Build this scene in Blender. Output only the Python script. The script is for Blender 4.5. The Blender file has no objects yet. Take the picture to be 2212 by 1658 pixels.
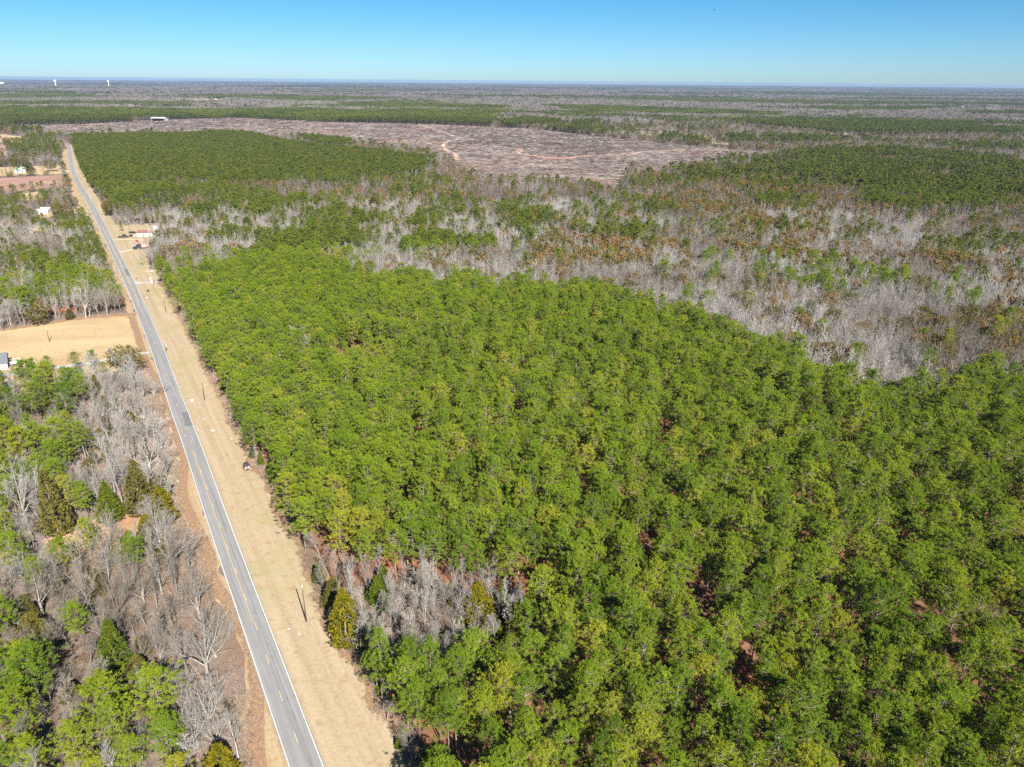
import bpy, bmesh, math, random
import numpy as np
from mathutils import Vector, Matrix, geometry as mgeo

# ------------------------------------------------------------------ camera, sky, sun, exposure
SC = bpy.context.scene
COL = SC.collection
R = math.radians
PITCH, ROLL, CAM_H = 22.4, 0.476, 120.0
LENS = 36.0 * 1587 / 2212
cam = bpy.data.cameras.new('camera')
cam.sensor_width = 36.0
cam.lens = LENS
cam.clip_start = 1.0
cam.clip_end = 80000.0
cam_ob = bpy.data.objects.new('camera', cam)
COL.objects.link(cam_ob)
_f = Vector((0, math.cos(R(PITCH)), -math.sin(R(PITCH))))
_u = Vector((0, math.sin(R(PITCH)), math.cos(R(PITCH))))
_r = Vector((1, 0, 0))
_rr = _r * math.cos(R(ROLL)) + _u * math.sin(R(ROLL))
_uu = _u * math.cos(R(ROLL)) - _r * math.sin(R(ROLL))
cam_ob.matrix_world = Matrix(((_rr.x, _uu.x, -_f.x, 0), (_rr.y, _uu.y, -_f.y, 0), (_rr.z, _uu.z, -_f.z, CAM_H), (0, 0, 0, 1)))
SC.camera = cam_ob

SUN_EL, SUN_AZ = 38.0, 154.5          # azimuth clockwise from +Y (the way the camera looks)
world = bpy.data.worlds.new('World')
SC.world = world
world.use_nodes = True
wn = world.node_tree.nodes
wl = world.node_tree.links
sky = wn.new('ShaderNodeTexSky')
sky.sky_type = 'NISHITA'
sky.sun_disc = False
sky.sun_elevation = R(SUN_EL)
sky.sun_rotation = R(SUN_AZ)
sky.altitude = 0.0
sky.air_density = 0.6
sky.dust_density = 0.3
sky.ozone_density = 6.0
hsv = wn.new('ShaderNodeHueSaturation')
hsv.inputs['Hue'].default_value = 0.485
hsv.inputs['Saturation'].default_value = 1.22
wl.new(sky.outputs[0], hsv.inputs['Color'])
wl.new(hsv.outputs[0], wn['Background'].inputs['Color'])
wn['Background'].inputs['Strength'].default_value = 0.05

sun = bpy.data.lights.new('sun', 'SUN')
sun.energy = 5.0
sun.angle = R(0.53)
sun.color = (1.0, 0.95, 0.87)
sun_ob = bpy.data.objects.new('sun', sun)
COL.objects.link(sun_ob)
_sd = Vector((math.sin(R(SUN_AZ)) * math.cos(R(SUN_EL)), math.cos(R(SUN_AZ)) * math.cos(R(SUN_EL)), math.sin(R(SUN_EL))))
sun_ob.rotation_euler = _sd.to_track_quat('Z', 'Y').to_euler()
sun_ob.location = _sd * 400

SC.view_settings.view_transform = 'Standard'
SC.view_settings.look = 'None'
SC.view_settings.exposure = 1.25
SC.view_settings.gamma = 1.0
SC.view_settings.use_curve_mapping = False
SC.render.engine = 'CYCLES'
SC.cycles.max_bounces = 4
SC.cycles.diffuse_bounces = 2
SC.cycles.glossy_bounces = 2
SC.cycles.transmission_bounces = 2
SC.cycles.volume_bounces = 0
SC.cycles.transparent_max_bounces = 4
SC.cycles.use_denoising = False
SC.cycles.caustics_reflective = False
SC.cycles.caustics_refractive = False

rng = np.random.default_rng(7)
random.seed(7)

# ------------------------------------------------------------------ surveyed layout, metres (camera foot at the origin, +Y the way it looks)
D = {
 'pine_edge': [(-17.4,100.6),(-21.6,109.7),(-27.3,115.5),(-29.5,120.5),(-34.5,129.1),(-37.7,132.5),(-42.0,139.2),(-47.1,148.1),(-48.7,153.5),(-53.1,161.1),(-58.5,173.7),(-67.8,186.3),(-77.3,205.7),(-87.1,219.7),(-98.3,240.3),(-104.2,248.3),(-114.4,268.6),(-126.2,289.5),(-140.0,312.6),(-148.0,328.9),(-160.3,348.7),(-172.8,370.7),(-183.5,388.9),(-197.6,413.0),(-213.5,440.6),(-221.7,451.1)],
 'front_pine': [(-5.0,60.0),(-17.4,100.6),(-21.6,109.7),(-27.3,115.5),(-29.5,120.5),(-34.5,129.1),(-37.7,132.5),(-42.0,139.2),(-47.1,148.1),(-48.7,153.5),(-53.1,161.1),(-58.5,173.7),(-67.8,186.3),(-77.3,205.7),(-87.1,219.7),(-98.3,240.3),(-104.2,248.3),(-114.4,268.6),(-126.2,289.5),(-140.0,312.6),(-148.0,328.9),(-160.3,348.7),(-172.8,370.7),(-183.5,388.9),(-197.6,413.0),(-213.5,440.6),(-221.7,451.1),(-199.6,429.6),(-194.7,456.3),(-187.6,468.4),(-187.3,501.8),(-167.0,509.6),(-131.6,491.7),(-97.2,453.2),(-88.2,446.1),(-75.3,436.6),(-55.5,448.2),(-42.6,416.6),(-33.7,441.7),(-17.5,432.5),(-9.6,409.0),(0.9,421.4),(18.1,418.7),(30.3,416.7),(40.4,419.5),(56.7,423.3),(60.2,405.9),(68.6,392.8),(72.9,370.4),(87.0,363.8),(94.6,338.7),(106.4,334.6),(111.5,310.5),(130.3,322.8),(125.2,283.4),(138.6,283.7),(142.3,263.0),(160.5,266.3),(169.5,263.6),(186.0,281.6),(200.0,288.4),(201.6,270.1),(218.0,270.5),(260.0,230.0),(230.0,120.0),(170.0,60.0)],
 'patch_pine': [(0.75,[(-196.7,610.2),(-148.8,642.4),(-76.3,662.1),(-37.0,559.2),(-38.5,504.6),(-74.6,492.4),(-112.5,475.6),(-156.0,494.6),(-186.8,539.9)]),(0.5,[(-308.5,694.5),(-286.8,727.6),(-231.0,659.8),(-204.3,594.4),(-196.7,539.5),(-241.3,550.5)]),(0.7,[(-442.2,818.1),(-423.3,863.5),(-335.7,759.5),(-275.0,622.7),(-282.3,590.8),(-332.4,620.0),(-379.0,690.7)]),(0.35,[(-277.5,762.9),(-179.0,781.0),(-145.9,642.6),(-222.5,651.1)]),(0.35,[(-373.3,857.6),(-314.6,870.7),(-257.1,718.2),(-300.1,694.9)]),(0.4,[(-37.3,769.5),(-7.9,710.5),(32.9,756.8),(32.8,544.0),(-0.9,547.7),(-26.8,618.2)]),(0.5,[(91.3,661.3),(111.8,662.3),(90.9,529.2),(74.3,528.5)]),(0.6,[(563.3,1410.2),(693.1,1386.5),(802.0,1204.4),(817.9,1149.1),(625.1,867.3),(450.8,734.9),(353.2,683.6),(401.5,817.8),(392.2,1043.6)]),(0.3,[(255.7,1158.8),(404.0,1220.3),(358.6,880.4),(300.1,888.9),(213.7,960.4)]),(0.6,[(269.9,775.0),(310.6,777.3),(277.5,689.3),(246.5,703.4)]),(0.2,[(-218.7,963.0),(-122.2,989.2),(-74.3,800.1),(-98.1,705.7),(-176.4,768.8)])],
 'patch_evergreen': [(0.4,[(10.0,561.2),(130.3,566.4),(112.2,480.9),(33.0,478.0)]),(0.65,[(192.8,829.6),(241.3,832.5),(212.4,722.2),(170.0,699.5)]),(0.55,[(189.7,721.0),(273.8,679.6),(242.3,589.3),(185.1,600.0)]),(0.5,[(152.6,537.7),(202.0,533.7),(243.1,514.4),(229.5,485.2),(174.4,496.5)]),(0.35,[(285.3,543.1),(325.8,533.8),(323.3,483.6),(290.4,470.8),(270.4,490.8)]),(0.3,[(218.6,382.4),(279.6,389.6),(223.8,302.6),(207.5,313.0),(192.7,331.4)]),(0.3,[(331.1,1064.7),(377.8,916.4),(351.2,729.6),(324.1,797.8),(255.4,876.8)])],
 'mid_pine': [(-912.7,1594.9),(-684.2,1690.5),(-658.2,1805.6),(-567.6,1682.5),(-446.8,1494.3),(-302.5,1347.8),(-211.5,1287.4),(-138.1,1184.4),(-120.8,1092.5),(-124.8,995.7),(-211.2,929.1),(-282.6,883.6),(-324.2,868.1),(-405.5,905.1),(-437.3,860.6),(-485.0,857.4),(-639.4,1118.9)],
 'mid_clump': [(-489.3,1715.8),(-359.7,1610.5),(-326.0,1584.1),(-306.1,1392.6),(-369.7,1442.2)],
 'clearcut': [(-1334.7,2058.3),(-1197.7,2128.3),(-1087.2,2351.2),(-935.1,2578.2),(-520.3,2342.7),(-281.1,2284.9),(-73.9,2176.4),(53.9,2084.1),(177.9,1859.2),(346.7,1583.8),(443.8,1480.5),(493.0,1406.3),(351.5,1248.1),(248.0,1117.2),(159.6,1060.1),(125.6,893.2),(71.7,913.8),(-22.0,920.4),(-54.3,995.6),(-98.3,1185.6),(-156.0,1388.0),(-274.5,1487.7),(-441.5,1646.7),(-585.9,1733.6),(-714.6,1762.7),(-956.4,1668.6),(-1190.9,1848.0)],
 'burn': [(-134.8,1780.2),(-203.7,2050.3),(-67.9,2138.5),(53.2,2051.9),(175.7,1832.4),(343.5,1568.6),(327.7,1493.9),(242.6,1435.3),(122.5,1347.6),(82.7,1315.8),(25.1,1362.4),(17.8,1440.3),(6.4,1490.6),(-70.0,1596.9),(-130.2,1550.9),(-138.3,1610.2),(-87.5,1689.7)],
 'burn2': [(-1138.6,2341.6),(-956.4,2499.6),(-572.3,2342.8),(-711.4,2195.6),(-775.9,2073.8),(-897.6,2021.8),(-1023.3,2073.9)],
 'clay_roads': [(5.0,[(-280.1,2276.9),(-200.6,2017.8),(-135.9,1795.3),(-88.2,1703.4)]),(7.0,[(-88.2,1703.4),(-138.5,1652.8),(-140.8,1530.7),(-125.7,1426.6),(-102.9,1350.9),(-92.4,1242.8)]),(5.0,[(-48.7,1528.8),(6.3,1473.1),(14.2,1423.5),(8.7,1376.0),(22.2,1347.4),(57.9,1294.5),(81.2,1291.1),(120.8,1327.5),(200.7,1363.3),(240.0,1418.9),(324.7,1479.7)]),(6.0,[(-909.8,2507.7),(-704.0,2481.8),(-525.8,2368.2),(-401.3,2325.9),(-280.1,2276.9),(-72.8,2159.6)]),(4,[(-612.6,1872.3),(-627.2,1992.6),(-666.6,2054.3)]),(9,[(47.7,1301.7),(80.7,1283.1),(112.0,1318.3)])],
 'far_field': [[(89.3,2166.9),(271.1,2098.6),(430.2,1978.4),(458.3,1930.2),(464.5,1578.6),(430.6,1609.9),(391.9,1760.7),(311.1,1887.4),(204.9,1989.9)],[(2391.7,4528.5),(2905.7,4480.6),(3092.4,4469.1),(2690.3,3881.3),(2289.6,4169.9)],[(-2118.3,5061.3),(-1780.9,4898.5),(-1597.6,4389.7),(-1785.8,4259.6)],[(838.5,1914.5),(1107.9,1898.6),(1088.8,1850.6),(812.2,1852.7)],[(425.8,2534.8),(536.1,2531.1),(518.4,2445.9),(411.8,2449.4)],[(1958.4,4943.3),(2227.9,4875.2),(2157.6,4719.7),(1866.0,4707.5)]],
 'pale_field': [[(3005.3,7141.0),(3458.0,7315.7),(3222.4,6813.9),(2805.1,6661.9)]],
 'far_pine': [[(-1786.1,2715.7),(-2030.2,2725.3),(-1417.8,1890.3),(-1257.5,1899.5),(-1107.3,2208.3),(-1260.0,2737.2),(-1585.3,2899.7)],[(-1300.3,2826.1),(-1063.2,3024.2),(-671.5,3041.5),(-44.0,3187.6),(-65.5,2436.4),(-61.1,2100.0),(-499.6,2252.5),(-882.2,2502.3),(-1025.7,2376.5)],[(-871.3,3958.2),(-602.1,4244.6),(-10.4,3540.5),(-38.5,3309.9),(-748.8,3396.1)],[(160.2,3957.3),(771.3,3596.3),(1046.9,3067.1),(939.1,2857.7),(634.4,2949.2),(261.7,3107.0)],[(1739.6,5263.0),(2379.6,5118.2),(2019.4,4419.8),(1546.7,4553.6)],[(1530.9,3991.1),(2069.9,3917.9),(1886.8,3636.9),(1365.9,3515.7)],[(726.0,2530.3),(926.0,2289.9),(1160.9,2427.2),(1375.3,2099.3),(1274.0,1941.4),(795.7,1918.7),(695.9,2291.7)],[(-1673.3,4783.5),(-1143.3,5206.0),(-833.7,4725.6),(-1094.9,4156.0)],[(2038.9,3542.8),(2398.8,3460.8),(2172.8,3130.5),(1899.0,3174.9)],[(-3378.3,5174.7),(-2996.5,5505.5),(-2478.2,4658.0),(-2830.0,4327.9)],[(-57.5,2328.1),(144.4,2473.9),(131.0,2239.2),(-24.3,2105.7)],[(176.7,2326.2),(264.4,2383.1),(232.9,2181.0),(172.0,2136.0)]],
 'field': [(-290.1,334.1),(-261.3,355.8),(-247.8,365.2),(-238.2,373.1),(-228.5,378.2),(-219.5,382.2),(-210.1,384.4),(-205.4,384.5),(-171.3,326.9),(-165.3,313.7),(-176.0,300.7),(-186.6,284.8),(-210.3,277.0),(-238.4,266.0)],
 'left_verge': [(-800.1,1362.0),(-713.5,1203.7),(-618.4,1045.2),(-534.3,903.9),(-474.1,804.5),(-406.0,693.5),(-349.5,612.7),(-299.6,529.2),(-258.0,463.7),(-235.1,428.9),(-218.9,401.2),(-208.3,380.7),(-165.5,307.2),(-152.6,288.6),(-132.1,255.3),(-121.5,235.2),(-112.8,219.3),(-104.8,198.6),(-95.4,183.3),(-83.4,165.5),(-79.6,156.4),(-68.7,142.7),(-59.8,129.3),(-55.5,118.4),(-51.0,104.6),(-49.3,100.3),(-45.1,89.8),(-33.2,89.9),(-41.6,101.7),(-74.3,157.1),(-151.5,292.9),(-263.5,481.8),(-446.4,777.1),(-529.0,910.5),(-618.3,1057.7),(-712.0,1220.3),(-803.9,1382.8)],
 'right_verge': [(-33.2,89.9),(-13.8,90.1),(-17.4,100.6),(-21.6,109.7),(-27.3,115.5),(-29.5,120.5),(-34.5,129.1),(-37.7,132.5),(-42.0,139.2),(-47.1,148.1),(-48.7,153.5),(-53.1,161.1),(-58.5,173.7),(-67.8,186.3),(-77.3,205.7),(-87.1,219.7),(-98.3,240.3),(-104.2,248.3),(-114.4,268.6),(-126.2,289.5),(-140.0,312.6),(-148.0,328.9),(-160.3,348.7),(-172.8,370.7),(-183.5,388.9),(-197.6,413.0),(-213.5,440.6),(-221.7,451.1),(-234.1,488.6),(-245.5,488.2),(-269.4,534.9),(-288.4,590.9),(-316.9,658.5),(-349.0,648.7),(-418.9,760.4),(-479.9,857.0),(-554.9,979.9),(-680.3,1190.3),(-783.4,1363.6),(-844.4,1470.0),(-848.7,1469.6),(-803.9,1382.8),(-618.3,1057.7),(-446.4,777.1),(-263.5,481.8),(-151.5,292.9),(-74.3,157.1),(-41.6,101.7)],
 'left_woods_clearing': [(-132.9,175.2),(-125.2,179.7),(-121.1,186.2),(-115.9,189.0),(-108.8,186.4),(-105.9,178.7),(-107.7,173.8),(-107.4,169.6),(-112.4,171.3),(-116.4,165.5),(-117.6,162.2),(-123.4,164.9)],
 'clear_strips': [[(-417.0,639.1),(-381.2,653.9),(-357.3,610.9),(-373.4,607.2),(-394.7,600.5)],[(-1223.1,1734.6),(-1159.2,1742.5),(-1028.1,1639.7),(-971.7,1515.1),(-1054.8,1489.3)],[(-757.7,1077.5),(-661.3,1112.1),(-603.1,1014.2),(-669.8,986.7),(-690.6,977.9)],[(-471.2,731.8),(-449.3,728.7),(-423.9,734.2),(-407.4,706.8),(-430.5,701.8),(-428.1,670.6)],[(-548.3,831.1),(-533.9,848.2),(-497.9,790.9),(-510.0,778.3)]],
 'pink_field': [(-687.8,936.0),(-654.1,962.4),(-599.0,1002.9),(-533.7,897.7),(-554.2,858.1),(-578.4,845.5),(-615.4,832.5)],
 'pink_field2': [(-1015.5,1460.4),(-968.1,1465.3),(-824.8,1244.9),(-853.3,1219.5)],
 'drive': [(-225.2,293.2),(-219.8,296.1),(-213.8,300.7),(-207.8,304.1),(-200.5,306.4),(-193.0,310.5),(-185.8,315.5),(-178.6,321.5),(-171.5,325.4)],
 'drive2': [(-239.3,452.2),(-231.6,453.3),(-224.0,456.1),(-218.5,458.0)],
 'dirt_drives': [[(-319.4,584.2),(-310.6,587.3),(-295.4,585.2)],[(-291.4,538.7),(-286.8,550.8),(-277.1,556.1),(-270.6,560.1)],[(-412.8,722.4),(-428.2,719.6),(-440.6,713.0),(-446.2,701.0)],[(-245.8,481.5),(-237.8,486.6),(-228.1,490.8)],[(-609.4,1041.7),(-639.0,1064.7),(-685.2,1069.8)]],
 'road': [(-37.9,100.0),(-60.9,140.0),(-83.8,180.0),(-112.1,230.0),(-140.9,280.0),(-175.3,340.0),(-216.5,410.0),(-258.7,480.0),(-331.9,600.0),(-430.3,760.0),(-524.9,910.0),(-609.7,1050.0),(-702.6,1210.0),(-802.7,1385.0),(-850.7,1465.3),(-877.4,1502.9),(-898.7,1523.8),(-925.0,1558.3),(-955.9,1579.8)],
 'trees': [('oak',-138.6,178.8,22.4,16.9),('oak',-125.5,188.9,14.3,11.1),('oak',-118.6,211.5,11.8,19.4),('slim',-117.3,191.1,18.5,7.1),('slim',-121.6,195.3,15.4,6.9),('slim',-115.7,192.5,17.8,6.7),('oak',-89.3,158.9,15.9,16.5),('oak',-117.7,174.8,7.7,7.3),('oak',-105.7,160.2,8.5,10.2),('oak',-156.2,277.9,10.4,13.1),('oak',-152.8,249.0,9.9,13.7),('oak',-140.4,255.3,9.3,13.7),('oak',-131.2,236.5,9.8,16.3),('oak',-127.7,238.6,8.9,12.4),('oak',-156.5,238.1,9.3,13.4),('oak',-166.2,266.4,10.1,13.5),('oak',-155.3,264.3,10.0,14.3),('oak',-145.0,245.4,9.5,13.4),('oak',-145.1,273.0,8.1,12.2),('oak',-166.3,280.3,9.9,13.9),('oak',-135.3,224.2,8.0,11.6),('slim',-166.6,213.2,5.5,7.4),('slim',-191.1,257.7,12.4,11.4),('oak',-209.0,278.1,8.8,12.3),('slim',-136.6,213.7,7.3,7.0),('slim',-109.6,200.7,7.5,8.6),('cedar_brown',-127.7,175.3,20.3,13.5),('cedar',-116.2,182.4,13.2,7.8),('cedar_brown',-109.8,187.1,15.4,9.0),('cedar_gold',-100.6,182.0,12.0,13.2),('cedar_gold',-101.8,174.4,7.7,6.7),('cedar_brown',-108.2,198.4,6.6,8.6),('pine',-96.5,157.2,12.2,12.8),('pine',-126.7,156.3,14.0,14.4),('pine',-143.9,219.6,14.8,11.5),('pine',-154.8,213.4,17.2,15.9),('pine',-148.0,213.5,19.4,15.7),('pine',-167.7,218.3,16.5,16.0),('pine',-163.4,244.0,18.2,17.4),('pine',-174.4,244.9,17.8,17.8),('pine',-183.9,244.7,16.3,16.4),('pine',-170.0,262.8,16.6,15.6),('pine',-182.7,266.1,16.8,17.2),('pine',-194.6,272.0,16.0,17.8),('pine',-180.4,230.8,17.1,15.8),('pine',-144.5,210.3,12.6,11.3),('pine',-159.7,213.3,15.4,14.6),('cedar_brown',-159.0,210.8,6.8,11.6),('oak',-112.6,142.2,13.0,15.5),('oak',-100.8,136.3,12.0,11.3),('oak',-100.5,142.4,12.3,11.9),('oak',-93.3,139.8,13.2,10.2),('oak',-90.1,146.6,8.1,9.8),('oak',-74.5,141.4,11.5,13.9),('oak',-64.9,121.8,17.2,16.7),('oak',-65.9,128.8,9.7,13.0),('oak',-59.4,108.2,13.4,11.8),('oak',-56.4,104.2,7.0,10.1),('slim',-92.5,126.2,8.9,8.5),('slim',-101.6,132.7,8.1,7.5),('slim',-91.9,108.5,7.1,9.3),('slim',-88.5,119.8,6.1,7.6),('slim',-87.3,135.3,6.1,6.4),('slim',-85.1,137.4,7.5,6.7),('slim',-120.3,142.1,8.7,8.8),('slim',-117.0,153.4,9.1,6.4),('slim',-114.3,153.0,8.3,6.4),('slim',-103.4,155.1,8.7,8.8),('oak',-93.3,119.8,6.7,6.4),('slim',-71.8,120.0,6.7,5.5),('slim',-64.2,114.1,6.0,7.1),('pine',-93.8,112.2,18.4,12.3),('pine',-78.1,106.6,16.3,15.1),('pine',-68.0,107.3,17.4,10.2),('pine',-63.0,99.5,13.2,11.5),('pine',-68.3,96.5,11.9,9.1),('pine',-105.0,115.9,14.7,10.7),('pine',-92.4,104.1,15.5,10.8),('pine',-97.3,104.7,15.0,9.8),('pine',-78.8,98.8,12.9,10.8),('pine',-85.7,96.1,12.2,11.0),('pine',-90.2,93.6,12.1,10.5),('pine',-58.0,93.1,11.2,9.6),('cedar_gold',-53.3,98.2,7.8,8.7),('cedar',-86.1,125.2,13.0,7.6),('cedar_brown',-106.4,129.9,10.4,8.9),('cedar_brown',-78.7,120.6,7.4,9.3),('cedar_brown',-82.5,129.4,4.9,6.5),('cedar_brown',-117.8,138.7,6.1,8.7),('slim',-25.3,126.0,9.8,7.2),('slim',-19.6,123.7,8.9,6.8),('slim',-13.5,127.5,9.1,6.2),('slim',-5.1,133.9,7.1,7.5),('slim',-20.4,139.4,8.6,7.7),('slim',-17.5,140.5,8.2,6.5),('slim',-13.6,139.5,10.8,7.6),('slim',-27.2,138.3,9.0,7.3),('slim',-31.1,142.0,7.3,6.6),('slim',-20.7,149.5,10.7,7.2),('slim',-18.5,150.2,10.3,6.8),('slim',-23.2,150.7,8.9,6.0),('slim',-27.0,153.1,6.2,7.4),('slim',0.9,145.2,7.4,6.6),('slim',-5.0,153.4,5.2,6.1),('slim',-9.3,152.1,5.2,6.1),('slim',-47.4,157.9,6.3,6.8),('slim',-41.5,154.8,8.1,6.6),('slim',-52.0,166.5,8.4,7.5),('slim',-37.4,164.7,6.9,3.4),('slim',-23.6,131.2,9.2,6.3),('slim',-17.0,131.3,7.9,5.9),('slim',-10.8,133.3,7.1,6.0),('slim',1.9,126.7,6.9,5.1),('slim',-23.7,142.6,8.2,6.2),('slim',-29.9,135.1,6.7,6.5),('slim',-33.3,137.7,5.9,5.8),('slim',12.1,150.0,7.5,8.0),('slim',9.5,151.1,5.2,5.6),('slim',-24.7,111.6,5.8,5.8),('slim',-18.4,101.8,6.7,4.9),('slim',-15.7,145.0,7.8,6.3),('slim',-7.8,137.5,7.2,6.1),('pine',-17.2,106.0,15.3,8.5),('pine',-10.1,104.5,15.4,7.7),('pine',-12.9,95.9,10.4,6.9),('cedar',-49.2,155.3,6.2,3.8),('cedar_gold',-37.5,133.5,14.8,8.6),('cedar_gold',-7.6,140.6,11.7,9.1),('cedar',-32.3,147.1,8.3,7.6),('cedar_gold',0.9,137.0,8.5,6.4),('cedar',5.7,141.9,12.6,5.7),('cedar',-32.9,132.1,5.3,7.2),('pine',-27.8,118.8,11.6,6.7),('pine',-14.9,119.8,8.0,6.3),('pine',-7.8,123.9,11.4,7.4),('cedar',-3.2,127.6,6.5,4.0),('cedar_brown',-43.1,145.8,8.3,6.8),('cedar',-37.2,132.0,1.8,1.5),('cedar',-21.5,104.9,2.4,1.7),('slim',-102.3,321.8,14.2,6.6),('slim',-96.8,322.7,14.0,7.8),('slim',-90.5,314.7,13.1,7.0),('slim',-106.1,320.8,7.3,4.8),('slim',-97.6,316.9,9.3,5.3),('slim',-98.3,357.3,7.9,5.9),('slim',-127.8,368.9,6.1,4.8),('slim',-133.0,368.7,5.4,3.4),('slim',-50.8,270.7,7.5,4.5),('slim',-47.8,270.8,8.1,4.5),('slim',-56.5,280.7,8.3,5.2),('slim',-47.4,284.9,6.7,5.8),('slim',-79.1,313.4,4.8,2.3),('slim',-170.3,367.7,9.4,4.2),('slim',-163.2,353.7,5.9,4.1),('slim',-122.9,408.3,4.4,3.0),('slim',45.1,140.2,7.7,4.3),('oak',108.8,134.2,11.7,10.9),('slim',74.2,141.6,5.0,3.8),('slim',95.5,139.7,5.0,3.9),('snag',3.4,286.0,8.4,3.1),('oak',35.4,237.2,5.4,6.3),('slim',-18.5,244.3,5.0,3.2),('oak',-229.9,379.0,26.9,19.9),('oak',-224.0,381.4,18.9,13.5),('oak',-220.6,383.6,18.4,12.8),('evergreen',-222.0,396.4,7.8,8.8),('cedar_brown',-237.0,376.7,5.6,5.4),('slim',-242.3,382.0,10.4,6.6),('slim',-261.0,364.3,12.8,10.8),('pine',-257.9,372.1,18.0,13.8),('pine',-256.0,372.7,19.1,13.8),('oak',-282.4,410.4,19.6,18.3),('slim',-269.5,370.4,10.4,6.6),('slim',-259.4,399.4,8.7,6.9),('evergreen',-269.3,418.1,6.2,6.4),('oak',-250.4,382.2,5.8,11.8),('slim',-256.0,411.2,10.9,9.3),('slim',-261.8,452.9,11.8,12.5),('slim',-254.7,453.2,9.6,10.0),('evergreen',-243.3,406.9,8.1,4.6),('evergreen',-237.0,499.3,14.5,12.2),('evergreen',-224.3,506.6,16.7,17.4),('oak',-240.2,492.6,20.1,17.2),('slim',-254.3,498.7,8.7,6.2),('pine',-330.0,621.1,8.1,16.5),('oak',-314.4,642.6,13.1,15.6),('oak',-336.5,644.3,8.8,10.2),('oak',-283.7,615.7,11.3,16.9),('slim',-324.4,644.9,10.7,7.9),('oak',-257.2,542.0,14.3,18.8),('oak',-250.6,542.3,13.5,16.9),('pine',-202.1,298.5,8.3,8.3),('pine',-191.9,301.3,9.1,9.3),('pine',-185.1,302.8,9.4,9.8),('pine',-177.1,296.5,6.5,6.9),('evergreen',-174.3,307.0,9.4,14.1),('evergreen',-166.3,299.3,10.5,10.6),('oak',-166.9,296.8,10.0,14.7),('oak',-171.1,291.1,6.2,11.5),('pine',-205.6,293.4,6.4,7.2),('pine',-210.1,290.8,5.4,6.1),('pine',-205.4,288.5,5.9,6.0),('pine',-191.9,291.2,5.9,8.6),('pine',-183.3,289.0,6.4,8.5),('pine',-193.9,285.2,7.3,9.0),('pine',-217.1,288.2,5.9,6.7),('slim',-210.6,280.2,6.2,7.0),('pine',-184.2,280.7,7.2,9.4),('pine',-196.3,279.3,7.2,9.5),('oak',-175.4,284.4,6.8,11.4),('oak',-159.2,279.0,10.0,12.5),('oak',-676.3,1083.2,16.8,27.3),('evergreen',-633.1,1039.1,16.2,15.8),('evergreen',-616.2,999.4,5.1,9.1),('evergreen',-649.8,976.5,6.8,8.4)],
 'left_woods': [(-245.9,287.3),(-219.4,291.0),(-193.5,297.1),(-179.8,308.2),(-168.9,312.8),(-152.6,288.6),(-126.3,244.6),(-112.8,219.3),(-104.8,198.6),(-95.4,183.3),(-83.4,165.5),(-79.8,156.4),(-68.7,142.7),(-59.4,129.3),(-55.5,118.4),(-51.0,104.6),(-44.7,88.5),(-99.8,88.1)],
 'wood2': [(-473.2,597.2),(-419.1,599.5),(-395.4,606.3),(-365.2,628.7),(-336.1,588.9),(-298.0,528.2),(-262.0,470.7),(-239.1,431.9),(-220.4,398.4),(-275.4,377.6),(-303.6,366.0)],
 'wood2_bare': [(-485.8,618.4),(-420.4,605.4),(-369.2,585.0),(-330.0,572.3),(-302.6,483.1),(-314.5,487.8),(-346.8,514.1),(-424.6,535.0)],
 'wood3': [(-602.3,773.2),(-534.1,777.0),(-488.2,765.6),(-469.5,757.7),(-470.8,725.6),(-440.9,678.9),(-419.5,680.0),(-404.3,680.7),(-380.6,647.3),(-414.3,632.8),(-496.6,629.1)],
 'wood4': [(-1044.7,1598.3),(-987.5,1664.9),(-775.7,1310.8),(-730.7,1230.0),(-783.6,1248.5),(-824.8,1244.9)],
 'hedge': [(-853.3,1219.5),(-735.9,1229.6),(-689.2,1148.4),(-793.3,1130.3)],
 'wood5': [(-619.0,848.6),(-566.3,863.1),(-545.4,887.8),(-508.9,855.2),(-463.4,780.9),(-472.1,762.0),(-568.3,775.1)],
 'jeep': [(-87.9,214.8)],
 'truck': [(-288.2,549.6),(-278.5,558.5)],
 'home': [(-303.1,598.7),(-294.2,600.5),(-319.6,624.6)],
 'shed': [(-303.4,625.3)],
 'car_dark': [(-312.2,599.8)],
 'car_white': [(-309.3,601.3)],
 'car_red': [(-297.0,578.4)],
 'junk': [(-315.5,594.0)],
 'bench': [(-317.3,612.6)],
 'lamp': [(-317.8,609.6)],
 'house': [(-223.5,303.0),(-229.3,313.1),(-223.8,311.5)],
 'left_house': [(-445.6,701.1),(-438.5,703.3)],
 'tank': [(-666.2,1021.5)],
 'barn': [(-1050.3,2316.8),(-1059.1,2376.5)],
 'white_box': [(-233.6,482.9)],
 'poles': [(-48.7,140.6),(-123.5,270.3),(-191.3,389.4),(-226.9,340.1),(-421.5,710.0),(-365.8,628.7),(876.4,-1402.2)],
 'post': [(-163.5,326.1),(-155.5,325.8)],
 'mail': [(-213.5,414.7),(-241.4,460.7),(-240.0,478.9)],
 'pillar': [(-227.0,450.9),(-225.0,448.4)],
 'litterbox': [(-128.4,269.6)],
 'bag': [(-110.0,242.9)],
 'tarp': [(-222.0,434.8)],
 'car_far': [(-470.0,790.0)],
 'whitehouse_far': [(-6.2,2236.8)],
 'farhouse': [(649.1,2279.9),(777.1,1919.3),(826.1,1925.2)],
 'towers': [(-6017.0,10382.0),(-5701.0,11124.0)],
 'horizon_shed': [(-8191.0,12566.0)],
 'far_white': [(-1757.7,4630.0),(-1729.3,4640.2),(-1673.4,4574.8),(-182.7,10813.6),(2540.9,5038.7),(2483.6,4355.9)],
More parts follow.
